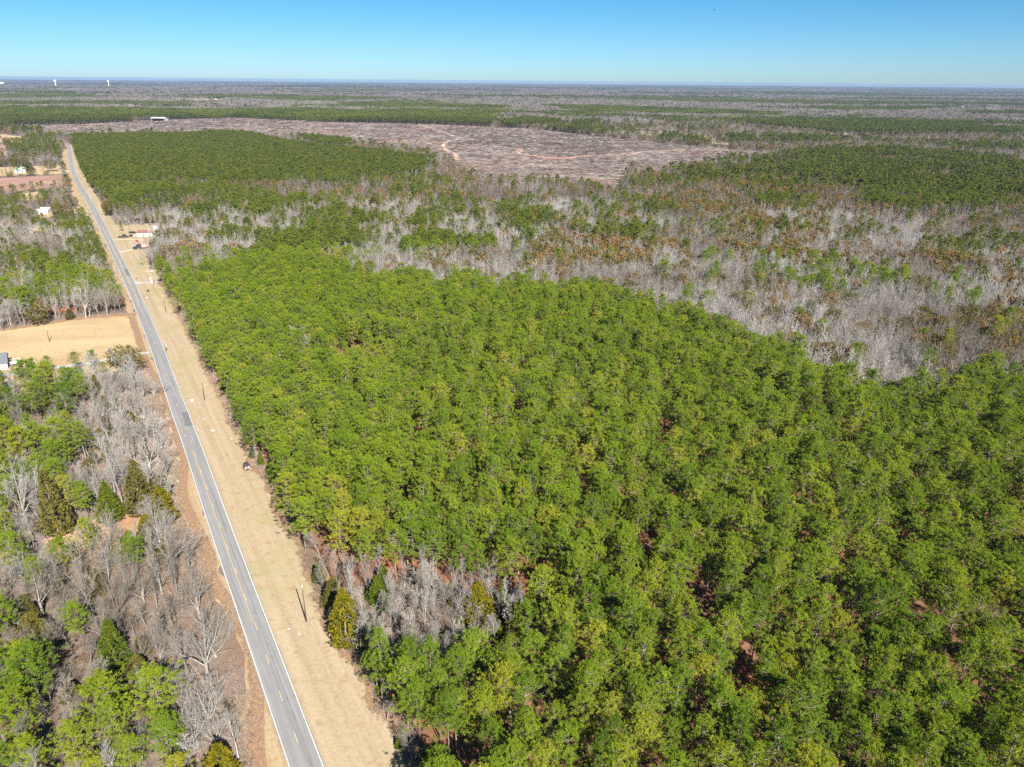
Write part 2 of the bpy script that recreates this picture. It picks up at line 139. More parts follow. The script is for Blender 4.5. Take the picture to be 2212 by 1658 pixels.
 'litter': [(-115.9,243.9),(-118.4,238.8),(-100.8,236.6),(-108.3,204.5),(-106.8,203.8),(-107.2,206.1),(-87.7,174.0),(-49.3,136.4),(-52.1,138.0),(-21.6,104.0),(-51.0,162.4),(-129.7,286.0),(-125.6,282.8),(-117.1,253.1)],
 'bird': (77.6,319.7,146.0),
}

# ------------------------------------------------------------------ material helpers
def lin(r, g, b):
    f = lambda c: ((c / 255 + 0.055) / 1.055) ** 2.4 if c > 10 else c / 255 / 12.92
    return (f(r), f(g), f(b), 1.0)

def new_mat(name):
    m = bpy.data.materials.new(name)
    m.use_nodes = True
    nt = m.node_tree
    nt.nodes.clear()
    out = nt.nodes.new('ShaderNodeOutputMaterial')
    return m, nt, out

def node(nt, t, **kw):
    n = nt.nodes.new(t)
    for k, v in kw.items():
        if k in n.inputs:
            n.inputs[k].default_value = v
        else:
            setattr(n, k, v)
    return n

def ramp(nt, fac, stops, interp='LINEAR'):
    n = nt.nodes.new('ShaderNodeValToRGB')
    n.color_ramp.interpolation = interp
    e = n.color_ramp.elements
    while len(e) < len(stops):
        e.new(0.5)
    for i, (p, c) in enumerate(stops):
        e[i].position = p
        e[i].color = c if len(c) == 4 else (*c, 1)
    nt.links.new(fac, n.inputs[0])
    return n.outputs[0]

def mixc(nt, fac, a, b, mode='MIX'):
    n = nt.nodes.new('ShaderNodeMix')
    n.data_type = 'RGBA'
    n.blend_type = mode
    for sock, v in ((n.inputs[0], fac), (n.inputs[6], a), (n.inputs[7], b)):
        if hasattr(v, 'links'):
            nt.links.new(v, sock)
        elif isinstance(v, (int, float)):
            sock.default_value = v
        else:
            sock.default_value = v if len(v) == 4 else (*v, 1)
    return n.outputs[2]

def noise(nt, vec, scale, detail=4, rough=0.55, dist=0.0):
    n = nt.nodes.new('ShaderNodeTexNoise')
    n.inputs['Scale'].default_value = scale
    n.inputs['Detail'].default_value = detail
    n.inputs['Roughness'].default_value = rough
    n.inputs['Distortion'].default_value = dist
    if vec is not None:
        nt.links.new(vec, n.inputs['Vector'])
    return n.outputs['Fac']

def world_vec(nt, rotz=0.0, scale=(1, 1, 1)):
    g = nt.nodes.new('ShaderNodeNewGeometry')
    m = nt.nodes.new('ShaderNodeMapping')
    m.vector_type = 'TEXTURE' if rotz else 'POINT'
    m.inputs['Rotation'].default_value = (0, 0, rotz)
    if rotz:
        m.inputs['Scale'].default_value = tuple(1 / s for s in scale)
    else:
        m.inputs['Scale'].default_value = scale
    nt.links.new(g.outputs['Position'], m.inputs['Vector'])
    return m.outputs[0]

def finish(nt, out, col, rough=0.9, bump=None, bstr=0.5, bdist=0.1, spec=0.15, metallic=0.0):
    p = nt.nodes.new('ShaderNodeBsdfPrincipled')
    if hasattr(col, 'links'):
        nt.links.new(col, p.inputs['Base Color'])
    else:
        p.inputs['Base Color'].default_value = col if len(col) == 4 else (*col, 1)
    p.inputs['Roughness'].default_value = rough
    p.inputs['Specular IOR Level'].default_value = spec
    p.inputs['Metallic'].default_value = metallic
    if bump is not None:
        b = nt.nodes.new('ShaderNodeBump')
        b.inputs['Strength'].default_value = bstr
        b.inputs['Distance'].default_value = bdist
        nt.links.new(bump, b.inputs['Height'])
        nt.links.new(b.outputs[0], p.inputs['Normal'])
    nt.links.new(p.outputs[0], out.inputs['Surface'])

ROAD_ANG = math.atan2(1385 - 100, -802.7 + 37.9)        # heading of the highway

def mat_paint(name, col, rough=0.5, spec=0.4, metallic=0.0, dirt=0.25):
    m, nt, out = new_mat(name)
    tc = nt.nodes.new('ShaderNodeTexCoord')
    n = noise(nt, tc.outputs['Object'], 2.5, 5)
    c = mixc(nt, ramp(nt, n, [(0.45, (0, 0, 0)), (0.75, (dirt, dirt, dirt))]), col, (0.25, 0.19, 0.13))
    finish(nt, out, c, rough, n, 0.05, 0.02, spec, metallic)
    return m

def mat_needles(name, stops, transl=0.22, tone_amp=0.5):
    m, nt, out = new_mat(name)
    oi = nt.nodes.new('ShaderNodeObjectInfo')
    base = ramp(nt, oi.outputs['Random'], stops)
    at = nt.nodes.new('ShaderNodeAttribute')
    at.attribute_name = 'tone'
    tone = ramp(nt, at.outputs['Fac'], [(0.0, (1 - tone_amp, 1 - tone_amp * .8, 1 - tone_amp * .6)), (0.55, (1, 1, 1)), (1.0, (1 + tone_amp * .7, 1 + tone_amp * .45, 1 + tone_amp * .1))])
    c = mixc(nt, 1.0, base, tone, 'MULTIPLY')
    c = mixc(nt, 1.0, c, oi.outputs['Color'], 'MULTIPLY')
    d = nt.nodes.new('ShaderNodeBsdfDiffuse')
    t = nt.nodes.new('ShaderNodeBsdfTranslucent')
    mx = nt.nodes.new('ShaderNodeMixShader')
    mx.inputs[0].default_value = transl
    nt.links.new(c, d.inputs[0])
    nt.links.new(c, t.inputs[0])
    nt.links.new(d.outputs[0], mx.inputs[1])
    nt.links.new(t.outputs[0], mx.inputs[2])
    nt.links.new(mx.outputs[0], out.inputs[0])
    return m

def mat_bark(name, stops):
    m, nt, out = new_mat(name)
    oi = nt.nodes.new('ShaderNodeObjectInfo')
    base = ramp(nt, oi.outputs['Random'], stops)
    tc = nt.nodes.new('ShaderNodeTexCoord')
    n = noise(nt, tc.outputs['Object'], 1.8, 3)
    c = mixc(nt, 1.0, base, ramp(nt, n, [(0.3, (.7, .68, .66)), (0.7, (1.15, 1.15, 1.15))]), 'MULTIPLY')
    wv = noise(nt, world_vec(nt), .011, 3, .6)          # stands of paler and browner species
    c = mixc(nt, 1.0, c, ramp(nt, wv, [(.36, (.62, .58, .52)), (.5, (.95, .93, .90)), (.64, (1.18, 1.18, 1.18))]), 'MULTIPLY')
    d = nt.nodes.new('ShaderNodeBsdfDiffuse')
    nt.links.new(c, d.inputs[0])
    nt.links.new(d.outputs[0], out.inputs[0])
    return m

M = {}
M['pine'] = mat_needles('pine_needles', [(0.0, (.130, .192, .016)), (.4, (.162, .230, .017)), (.8, (.194, .256, .018)), (.95, (.230, .270, .020)), (1, (.28, .28, .033))], .12, .34)
M['pine_dark'] = mat_needles('dark_pine_needles', [(0.0, (0.086, 0.113, 0.020)), (.5, (0.117, 0.142, 0.023)), (1, (0.162, 0.176, 0.027))], .22)
M['pine_mid'] = mat_needles('olive_pine_needles', [(0.0, (0.095, 0.128, 0.018)), (.5, (0.126, 0.162, 0.020)), (1, (0.171, 0.196, 0.023))], .16, .3)
M['pine_young'] = mat_needles('young_pine_needles', [(0.0, (.050, .115, .016)), (.5, (.065, .14, .018)), (1, (.085, .16, .02))])
M['cedar'] = mat_needles('cedar_sprays', [(0.0, (0.081, 0.115, 0.014)), (1, (0.128, 0.157, 0.015))])
M['cedar_brown'] = mat_needles('bronzed_cedar_sprays', [(0.0, (0.120, 0.108, 0.028)), (1, (0.160, 0.144, 0.032))])
M['cedar_gold'] = mat_needles('golden_cedar_sprays', [(0.0, (0.158, 0.144, 0.010)), (1, (0.202, 0.173, 0.012))])
M['evergreen'] = mat_needles('evergreen_leaves', [(0.0, (0.111, 0.106, 0.027)), (.35, (0.153, 0.128, 0.036)), (.7, (0.204, 0.140, 0.047)), (1, (0.246, 0.153, 0.060))], .15)
M['pinebark'] = mat_bark('pine_bark', [(0, (0.206, 0.163, 0.133)), (1, (0.310, 0.267, 0.232))])
M['bark'] = mat_bark('grey_bark', [(0, (0.275, 0.260, 0.243)), (.6, (0.361, 0.348, 0.331)), (1, (0.430, 0.421, 0.404))])
M['twig'] = mat_bark('grey_twigs', [(0, (0.224, 0.209, 0.191)), (.5, (0.318, 0.305, 0.286)), (1, (0.413, 0.402, 0.385))])
M['twig_red'] = mat_bark('reddish_twigs', [(0, (.34, .24, .19)), (.5, (.42, .33, .27)), (1, (.30, .25, .19))])
M['twig_far'] = mat_bark('far_grey_twigs', [(0, (0.172, 0.153, 0.144)), (.5, (0.224, 0.202, 0.191)), (1, (0.267, 0.245, 0.232))])
M['slash'] = mat_bark('logging_slash', [(0, (.06, .05, .045)), (.5, (.17, .14, .125)), (.8, (.36, .31, .28)), (1, (.52, .47, .43))])

def ground_mat(name, stops, s1, s2, mixcol=None, ms=0.01, mlo=.5, mhi=.62, rotz=0.0, stretch=(1, 1, 1), bstr=.6, bdist=.15, fine=None):
    """patchy ground: broad and fine noise through a ramp, a second colour in broad patches"""
    m, nt, out = new_mat(name)
    v = world_vec(nt, rotz, stretch)
    v0 = world_vec(nt)
    a = noise(nt, v, s1, 6, .6)
    b = noise(nt, v0, s2, 5, .7)
    mt = nt.nodes.new('ShaderNodeMix')
    mt.data_type = 'FLOAT'
    mt.inputs[0].default_value = .5
    nt.links.new(a, mt.inputs[2])
    nt.links.new(b, mt.inputs[3])
    c = ramp(nt, mt.outputs[0], stops)
    if mixcol is not None:
        k = noise(nt, v0, ms, 5, .6, .4)
        c = mixc(nt, ramp(nt, k, [(mlo, (0, 0, 0)), (mhi, (1, 1, 1))]), c, mixcol)
    if fine is not None:
        k2 = noise(nt, v0, fine[0], 2, .6)
        c = mixc(nt, ramp(nt, k2, [(fine[1], (0, 0, 0)), (fine[2], (1, 1, 1))]), c, fine[3])
    finish(nt, out, c, .95, b, bstr, bdist, .05)
    return m

M['litter'] = ground_mat('leaf_litter', [(.3, (0.112, 0.088, 0.067)), (.5, (0.189, 0.148, 0.116)), (.7, (0.267, 0.219, 0.181))], .05, .6, (0.215, 0.133, 0.090), .02, .54, .68)
M['straw'] = ground_mat('pine_straw', [(.3, (.12, .062, .038)), (.5, (.21, .105, .062)), (.7, (.32, .18, .11))], .08, .7, (.31, .12, .06), .05, .52, .66)
M['verge'] = ground_mat('dormant_grass', [(.34, (0.267, 0.202, 0.125)), (.5, (0.370, 0.288, 0.185)), (.66, (0.447, 0.361, 0.245))], .5, 1.3, (0.297, 0.271, 0.133), .04, .50, .72, ROAD_ANG, (.02, 1, 1), .25, .1, fine=(.35, .56, .74, (0.310, 0.211, 0.125)))
M['verge_l'] = ground_mat('orange_dormant_grass', [(.34, (0.267, 0.185, 0.107)), (.5, (0.370, 0.271, 0.163)), (.66, (0.456, 0.353, 0.228))], .5, 1.3, (0.344, 0.215, 0.120), .05, .54, .74, ROAD_ANG, (.03, 1, 1), .25, .1, fine=(.35, .56, .74, (0.318, 0.198, 0.107)))
def fringe_mat():
    """straw and leaf litter thinning out over the grass"""
    m, nt, out = new_mat('straw_spill')
    v = world_vec(nt)
    a = noise(nt, v, .33, 6, .68)
    b = noise(nt, v, 1.5, 5, .7)
    at = nt.nodes.new('ShaderNodeAttribute')
    at.attribute_name = 'tone'
    ad = nt.nodes.new('ShaderNodeMath')
    ad.operation = 'ADD'
    nt.links.new(at.outputs['Fac'], ad.inputs[0])
    nt.links.new(a, ad.inputs[1])
    al = ramp(nt, ad.outputs[0], [(.86, (0, 0, 0)), (1.0, (1, 1, 1))])
    c = ramp(nt, b, [(.3, (.17, .105, .066)), (.5, (.27, .17, .105)), (.7, (.40, .28, .18))])
    d = nt.nodes.new('ShaderNodeBsdfDiffuse')
    nt.links.new(c, d.inputs[0])
    t = nt.nodes.new('ShaderNodeBsdfTransparent')
    mx = nt.nodes.new('ShaderNodeMixShader')
    nt.links.new(al, mx.inputs[0])
    nt.links.new(t.outputs[0], mx.inputs[1])
    nt.links.new(d.outputs[0], mx.inputs[2])
    nt.links.new(mx.outputs[0], out.inputs[0])
    return m
M['fringe'] = fringe_mat()
M['tarmac_patch'] = ground_mat('tarmac_patch', [(.3, (.13, .128, .126)), (.7, (.185, .182, .18))], .6, 6, bstr=.1)
M['field'] = ground_mat('mown_hay_field', [(.32, (0.327, 0.228, 0.120)), (.5, (0.447, 0.331, 0.185)), (.68, (0.516, 0.396, 0.241))], .10, .9, (0.361, 0.249, 0.142), .03, .52, .7, R(12), (.1, 1, 1), fine=(.5, .56, .8, (0.310, 0.215, 0.112)))
M['brush'] = ground_mat('brushy_clearing', [(.3, (0.258, 0.155, 0.086)), (.5, (0.396, 0.249, 0.146)), (.7, (0.499, 0.353, 0.232))], .25, 1.4, (0.344, 0.172, 0.095), .07, .48, .62)
M['pinkfield'] = ground_mat('fallow_broomsedge_field', [(.3, (0.232, 0.129, 0.103)), (.5, (0.318, 0.189, 0.150)), (.7, (0.396, 0.267, 0.206))], .03, .4, (0.387, 0.275, 0.163), .012, .52, .66)
M['clearcut'] = ground_mat('clearcut_soil', [(.34, (0.103, 0.084, 0.077)), (.46, (0.189, 0.150, 0.138)), (.56, (0.284, 0.225, 0.202)), (.68, (0.378, 0.305, 0.275))], .016, .10, (0.292, 0.172, 0.133), .006, .50, .66, R(-12), (.35, 1, 1), .8, .5, fine=(.05, .54, .70, (0.103, 0.086, 0.086)))
M['burn'] = ground_mat('dark_slash_soil', [(.34, (0.052, 0.045, 0.043)), (.47, (0.112, 0.095, 0.086)), (.57, (0.189, 0.155, 0.142)), (.68, (0.310, 0.258, 0.232))], .02, .11, (0.189, 0.129, 0.107), .008, .52, .68, R(-12), (.35, 1, 1), .8, .5, fine=(.06, .52, .66, (0.060, 0.053, 0.052)))
M['clay'] = ground_mat('red_clay_track', [(.3, (0.378, 0.172, 0.095)), (.5, (0.430, 0.241, 0.155)), (.7, (0.482, 0.353, 0.267))], .03, .3, (0.499, 0.413, 0.344), .008, .45, .57)
M['dirt'] = ground_mat('sandy_drive', [(.3, (0.430, 0.292, 0.189)), (.5, (0.533, 0.404, 0.292)), (.7, (0.602, 0.499, 0.396))], .2, 1.2)
M['farfield'] = ground_mat('far_tan_field', [(.3, (0.310, 0.232, 0.146)), (.7, (0.413, 0.318, 0.215))], .004, .05)
M['greenfield'] = ground_mat('far_green_field', [(.3, (.16, .22, .09)), (.7, (.22, .28, .13))], .004, .05)
M['concrete'] = ground_mat('pale_concrete', [(.3, (0.344, 0.331, 0.318)), (.7, (0.464, 0.452, 0.439))], .4, 2.5, bstr=.1)

def road_mat():
    m, nt, out = new_mat('worn_asphalt')
    v = world_vec(nt, ROAD_ANG, (.02, 1, 1))
    v0 = world_vec(nt)
    a = noise(nt, v, 1.6, 4, .55)            # long streaks down the lanes
    b = noise(nt, v0, .22, 4, .6)
    c = noise(nt, v0, 9.0, 3, .7)
    col = ramp(nt, a, [(.32, (.155, .152, .150)), (.5, (.215, .211, .208)), (.68, (.28, .275, .27))])
    col = mixc(nt, ramp(nt, b, [(.35, (.25, .25, .25)), (.65, (0, 0, 0))]), col, (.15, .148, .147))
    col = mixc(nt, .30, col, ramp(nt, c, [(.3, (.14, .14, .14)), (.7, (.42, .415, .41))]))
    # hairline cracks across the slab
    vo = nt.nodes.new('ShaderNodeTexVoronoi')
    vo.feature = 'DISTANCE_TO_EDGE'
    vo.inputs['Scale'].default_value = .3
    vv = world_vec(nt, ROAD_ANG, (.9, .35, 1))
    nt.links.new(vv, vo.inputs['Vector'])
    col = mixc(nt, ramp(nt, vo.outputs['Distance'], [(.0, (.32, .32, .32)), (.012, (0, 0, 0))]), col, (.12, .118, .115))
    finish(nt, out, col, .85, c, .2, .01, .25)
    return m
M['asphalt'] = road_mat()

def line_mat(name, colr, wear):
    m, nt, out = new_mat(name)
    v0 = world_vec(nt)
    n = noise(nt, v0, 3.5, 4, .7)
    c = mixc(nt, ramp(nt, n, [(.5, (0, 0, 0)), (.72, (wear, wear, wear))]), colr, (.27, .265, .26))
    finish(nt, out, c, .7, spec=.2)
    return m
M['white_line'] = line_mat('white_line_paint', (.66, .66, .64), .85)
M['yellow_line'] = line_mat('yellow_line_paint', (.66, .43, .17), .85)
M['white'] = mat_paint('white_siding', (.80, .80, .78), .55, dirt=.12)
M['whitemetal'] = mat_paint('white_metal', (.78, .78, .77), .4, dirt=.15)
M['greyroof'] = mat_paint('charcoal_shingles', (.13, .145, .165), .9, .1, dirt=.3)
M['redroof'] = mat_paint('weathered_red_roof', (.24, .085, .08), .7, .2, dirt=.9)
M['glass'] = mat_paint('dark_glass', (.03, .04, .05), .08, .6, dirt=0.05)
M['black'] = mat_paint('black_paint', (.018, .018, .02), .35, .5, dirt=.1)
M['navy'] = mat_paint('dark_blue_paint', (.02, .028, .045), .25, .6, dirt=.08)
M['rubber'] = mat_paint('tyre_rubber', (.025, .025, .025), .85, .2, dirt=.4)
M['chrome'] = mat_paint('bright_metal', (.75, .76, .78), .18, .5, .9, .05)
M['red'] = mat_paint('red_paint', (.62, .02, .035), .35, .5, dirt=.08)
M['darkred'] = mat_paint('dark_red_paint', (.16, .012, .02), .3, .5, dirt=.12)
M['tarp'] = mat_paint('grey_tarp', (.42, .42, .42), .8, .1, dirt=.15)
M['softtop'] = mat_paint('black_soft_top', (.045, .045, .055), .8, .2, dirt=.15)
M['wood'] = mat_paint('weathered_pole_wood', (.12, .088, .055), .9, .1, dirt=.3)
M['galv'] = mat_paint('galvanised_metal', (.62, .64, .65), .4, .4, .4, .2)
M['light'] = mat_paint('lamp_lens', (.85, .84, .78), .15, .6, dirt=0)
M['taillight'] = mat_paint('red_lens', (.5, .02, .02), .2, .5, dirt=0)
M['greenmetal'] = mat_paint('pale_green_metal', (.42, .62, .50), .5, .3, dirt=.2)
M['brick'] = mat_paint('pale_brick', (.58, .50, .46), .9, .1, dirt=.4)
M['darkmetal'] = mat_paint('dark_rusty_metal', (.06, .05, .048), .7, .3, .2, .5)
M['barn_dark'] = mat_paint('barn_interior', (.05, .06, .09), .9, .1, dirt=.2)

# ------------------------------------------------------------------ mesh helpers
class Acc:
    """triangle soup collector"""
    def __init__(s):
        s.v, s.f, s.m, s.t, s.n = [], [], [], [], 0
    def add(s, v, f, mat=0, tone=None):
        v = np.asarray(v, np.float32).reshape(-1, 3)
        f = np.asarray(f, np.int32).reshape(-1, 3)
        s.v.append(v)
        s.f.append(f + s.n)
        s.m.append(np.full(len(f), mat, np.int32))
        if tone is None:
            tone = np.full(len(v), .5, np.float32)
        s.t.append(np.broadcast_to(np.asarray(tone, np.float32), (len(v),)).copy())
        s.n += len(v)
    def merge(s, o, off=(0, 0, 0), rz=0.0, sc=1.0, scz=None, dm=0):
        v, f, m, t = o.arrays()
        c, n = math.cos(rz), math.sin(rz)
        w = np.empty_like(v)
        w[:, 0] = (v[:, 0] * c - v[:, 1] * n) * sc + off[0]
        w[:, 1] = (v[:, 0] * n + v[:, 1] * c) * sc + off[1]
        w[:, 2] = v[:, 2] * (sc if scz is None else scz) + off[2]
        s.v.append(w)
        s.f.append(f + s.n)
        s.m.append(m + dm)
        s.t.append(t)
        s.n += len(w)
    def arrays(s):
        return np.concatenate(s.v), np.concatenate(s.f), np.concatenate(s.m), np.concatenate(s.t)
    def mesh(s, name, mats, smooth=False):
        v, f, m, t = s.arrays()
        return tri_mesh(name, v, f, m, t, mats, smooth)

def tri_mesh(name, v, f, m, t, mats, smooth=False):
    me = bpy.data.meshes.new(name)
    me.vertices.add(len(v))
    me.vertices.foreach_set('co', v.astype(np.float32).ravel())
    me.loops.add(len(f) * 3)
    me.loops.foreach_set('vertex_index', f.astype(np.int32).ravel())
    me.polygons.add(len(f))
    me.polygons.foreach_set('loop_start', np.arange(0, len(f) * 3, 3, dtype=np.int32))
    if m is not None:
        me.polygons.foreach_set('material_index', m.astype(np.int32))
    if smooth:
        me.polygons.foreach_set('use_smooth', np.ones(len(f), bool))
    for mt in mats:
        me.materials.append(M[mt] if isinstance(mt, str) else mt)
    if t is not None:
        a = me.attributes.new('tone', 'FLOAT', 'POINT')
        a.data.foreach_set('value', t.astype(np.float32))
    me.update(calc_edges=True)
    return me

def cat_arrays(parts):
    """parts: list of (v,f,m,t) -> one"""
    vs, fs, ms, ts, n = [], [], [], [], 0
    for v, f, m, t in parts:
        vs.append(v); fs.append(f + n); ms.append(m); ts.append(t); n += len(v)
    return np.concatenate(vs), np.concatenate(fs), np.concatenate(ms), np.concatenate(ts)

def tube(acc, pts, rad, ns, mat=0):
    pts = np.asarray(pts, float)
    k = len(pts)
    d = np.gradient(pts, axis=0)
    d /= np.linalg.norm(d, axis=1)[:, None] + 1e-9
    ref = np.array([0.13, .31, .94]) if abs(d[0][2]) < .8 else np.array([.94, .31, .13])
    a = np.cross(d, ref)
    a /= np.linalg.norm(a, axis=1)[:, None] + 1e-9
    b = np.cross(d, a)
    if ns == 2:                        # flat ribbon
        v = np.empty((k, 2, 3))
        v[:, 0] = pts + a * np.asarray(rad)[:, None]
        v[:, 1] = pts - a * np.asarray(rad)[:, None]
        f = []
        for i in range(k - 1):
            p = i * 2
            f += [(p, p + 1, p + 3), (p, p + 3, p + 2)]
        acc.add(v, f, mat)
        return
    th = np.arange(ns) * 2 * math.pi / ns
    v = pts[:, None, :] + (np.cos(th)[None, :, None] * a[:, None, :] + np.sin(th)[None, :, None] * b[:, None, :]) * np.asarray(rad)[:, None, None]
    f = []
    for i in range(k - 1):
        for j in range(ns):
            p, q = i * ns + j, i * ns + (j + 1) % ns
            f += [(p, q, q + ns), (p, q + ns, p + ns)]
    acc.add(v, f, mat)

def unit(v):
    return v / (np.linalg.norm(v, axis=-1, keepdims=True) + 1e-9)

def tufts(acc, cen, axis, size, blades, width, rg, tone, mat=0, spread=1.0):
    """each tuft: thin triangles radiating from a point round an axis"""
    n = len(cen)
    d = rg.normal(size=(n, blades, 3)) * spread
    d = unit(d + axis[:, None, :] * .9)
    L = (size[:, None] * rg.uniform(.65, 1.15, (n, blades)))[..., None]
    side = unit(np.cross(d, axis[:, None, :] + rg.normal(size=(n, blades, 3)) * .45))
    w = (width * size[:, None] * rg.uniform(.8, 1.2, (n, blades)))[..., None]
    c = cen[:, None, :]
    base = c - d * L * .12
    tip = c + d * L
    mid = c + d * L * .62
    v = np.stack([base, mid + side * w, tip, mid - side * w], axis=2).reshape(-1, 3)
    k = np.arange(n * blades) * 4
    f = np.stack([np.stack([k, k + 1, k + 2], 1), np.stack([k, k + 2, k + 3], 1)], 1).reshape(-1, 3)
    t = np.repeat(np.asarray(tone), blades * 4)
    acc.add(v, f, mat, t)

# ------------------------------------------------------------------ trees
def make_pine(seed, h=17.0, r=3.7, cb=.42, clumps=186, per=6, blades=10, tsize=.40, limbs=True, ns=6, flat=.0, width=.085):
    rg = np.random.default_rng(seed)
    tr, cr = Acc(), Acc()
    bend = rg.normal(size=2) * .25
    zs = np.linspace(0, h * .97, 7)
    px = np.stack([bend[0] * np.sin(zs / h * 3), bend[1] * np.sin(zs / h * 2.5), zs], 1)
    rb = .0105 * h
    tube(tr, px, np.interp(zs / h, [0, .08, .6, 1], [rb * 1.25, rb, rb * .6, rb * .12]), ns)
    def axis_at(z):
        return np.array([np.interp(z, zs, px[:, 0]), np.interp(z, zs, px[:, 1]), z])
    lob = rg.uniform(0, 6.28, 3)
    nb = max(10, clumps // 3)
    cens, dirs = [], []
    lean = rg.normal(size=2) * .06
    for i in range(nb):
        u = ((i + rg.uniform(0, 1)) / nb) ** .92                       # 0 base of crown .. 1 top
        z0 = h * (cb + (1 - cb) * u * .93)
        az = i * 2.39996 + rg.normal() * .35
        prof = max(0.0, 1 - (max(0, u - .15) / .88) ** 2.1) ** .68 * min(1, .60 + 2.6 * u)
        wob = 1 + .16 * math.sin(2 * az + lob[0]) + .13 * math.sin(3 * az + lob[1] + 3 * u) + .1 * rg.normal()
        L = r * max(.18, prof) * wob
        up = -.05 + .75 * u + .12 * rg.normal() - flat
        dv = np.array([math.cos(az) + lean[0], math.sin(az) + lean[1], up])
        dv /= np.linalg.norm(dv[:2]) + .15
        s = axis_at(z0)
        e = s + dv * L
        mid = s + dv * L * .55 + np.array([0, 0, -.05 * L])
        if limbs:
            tube(tr, [s, mid, e], [.035 + .010 * L, .03, .012], 3)
        for j in range(3):
            tt = (1.0, .74, .5)[j] + rg.normal() * .06
            p = s + dv * L * tt + rg.normal(size=3) * np.array([.38, .38, .22]) * (1.25 - .3 * j) * (r / 3.7)
            cens.append(p)
            o = p - axis_at(min(p[2], h) * .9)
            dirs.append(unit(o * np.array([1, 1, .7]) + np.array([0, 0, 1.1])))
    # leader
    top = axis_at(h * .97)
    for j in range(4):
        cens.append(top + rg.normal(size=3) * np.array([.3, .3, .3]) - np.array([0, 0, .35 * j]))
        dirs.append(np.array([0, 0, 1.]))
    cens, dirs = np.array(cens), np.array(dirs)
    n = len(cens)
    tone = np.clip(rg.normal(.5, .2, n), 0, 1)
    c2 = np.repeat(cens, per, 0) + rg.normal(size=(n * per, 3)) * np.array([.19, .19, .14]) * (r / 3.7) ** .5
    tufts(cr, c2, np.repeat(dirs, per, 0), tsize * rg.uniform(.75, 1.2, n * per), blades, width, rg, np.clip(np.repeat(tone, per) + rg.normal(size=n * per) * .12, 0, 1))
    return tr, cr

def make_cedar(seed, h=10., r=2.4, cb=.04, n=900, blades=6, tsize=.42, conic=.8, width=.22):
    rg = np.random.default_rng(seed)
    tr, cr = Acc(), Acc()
    tube(tr, [(0, 0, 0), (.05, .03, h * .5), (0, 0, h * .95)], [.02 * h, .012 * h, .01], 6)
    lob = rg.uniform(0, 6.28, 4)
    u = rg.uniform(0, 1, n) ** 1.15
    az = rg.uniform(0, 2 * math.pi, n)
    prof = (1 - u) ** conic * np.minimum(1, .55 + 3.2 * u)
    wob = 1 + .17 * np.sin(2 * az + lob[0] + 4 * u) + .15 * np.sin(5 * az + lob[1] + 9 * u) + .10 * np.sin(9 * az + 21 * u + lob[2])
    rr = r * prof * wob * rg.uniform(.55, 1.03, n) ** .6
    p = np.stack([rr * np.cos(az), rr * np.sin(az), h * (cb + (1 - cb) * u) + rg.normal(size=n) * .12], 1)
    ax = unit(np.stack([np.cos(az) * .8, np.sin(az) * .8, np.full(n, 1.0)], 1))
    tone = np.clip(.5 + .25 * np.sin(5 * az + 9 * u + lob[3]) + rg.normal(size=n) * .18, 0, 1)
    tufts(cr, p, ax, tsize * rg.uniform(.7, 1.25, n), blades, width, rg, tone, spread=.75)
    for k in range(14):
        a, uu = rg.uniform(0, 6.28), rg.uniform(.05, .8)
        L = r * (1 - uu) ** conic * .8
        z0 = h * uu
        tube(tr, [(0, 0, z0), (L * math.cos(a), L * math.sin(a), z0 + .35 * L)], [.05, .015], 3)
    return tr, cr

def make_broadleaf(seed, h=11., r=4.0, cb=.22, clumps=70, per=8, blades=6, tsize=.5, width=.26):
    """round evergreen crown carried on forked limbs"""
    rg = np.random.default_rng(seed)
    tr, cr = Acc(), Acc()
    tube(tr, [(0, 0, 0), (.1, 0, h * .25), (.15, .1, h * .5)], [.022 * h, .017 * h, .011 * h], 7)
    cens = []
    zc, rz = h * (cb + 1) / 2, h * (1 - cb) / 2
    for i in range(clumps):
        a = i * 2.39996
        c = 1 - 2 * (i + .5) / clumps
        c = c * .95
        s = math.sqrt(1 - c * c)
        k = rg.uniform(.72, 1.08)
        p = np.array([r * s * math.cos(a) * k, r * s * math.sin(a) * k, zc + rz * c * min(1, k * 1.02)])
        cens.append(p)
        if i % 3 == 0:
            st = np.array([.1, .05, h * rg.uniform(.22, .5)])
            tube(tr, [st, st + (p - st) * .5 + np.array([0, 0, .06 * h]) * rg.uniform(-1, 1), p * np.array([.95, .95, .99])], [.055 + .004 * h, .045, .015], 4)
    cens = np.array(cens)
    n = len(cens)
    dirs = unit((cens - np.array([0, 0, zc * .8])) + np.array([0, 0, .6]))
    tone = np.clip(rg.normal(.5, .22, n), 0, 1)
    c2 = np.repeat(cens, per, 0) + rg.normal(size=(n * per, 3)) * .16 * r * np.array([.75, .75, .55])
    tufts(cr, c2, np.repeat(dirs, per, 0), tsize * rg.uniform(.7, 1.2, n * per), blades, width, rg, np.clip(np.repeat(tone, per) + rg.normal(size=n * per) * .15, 0, 1))
    return tr, cr

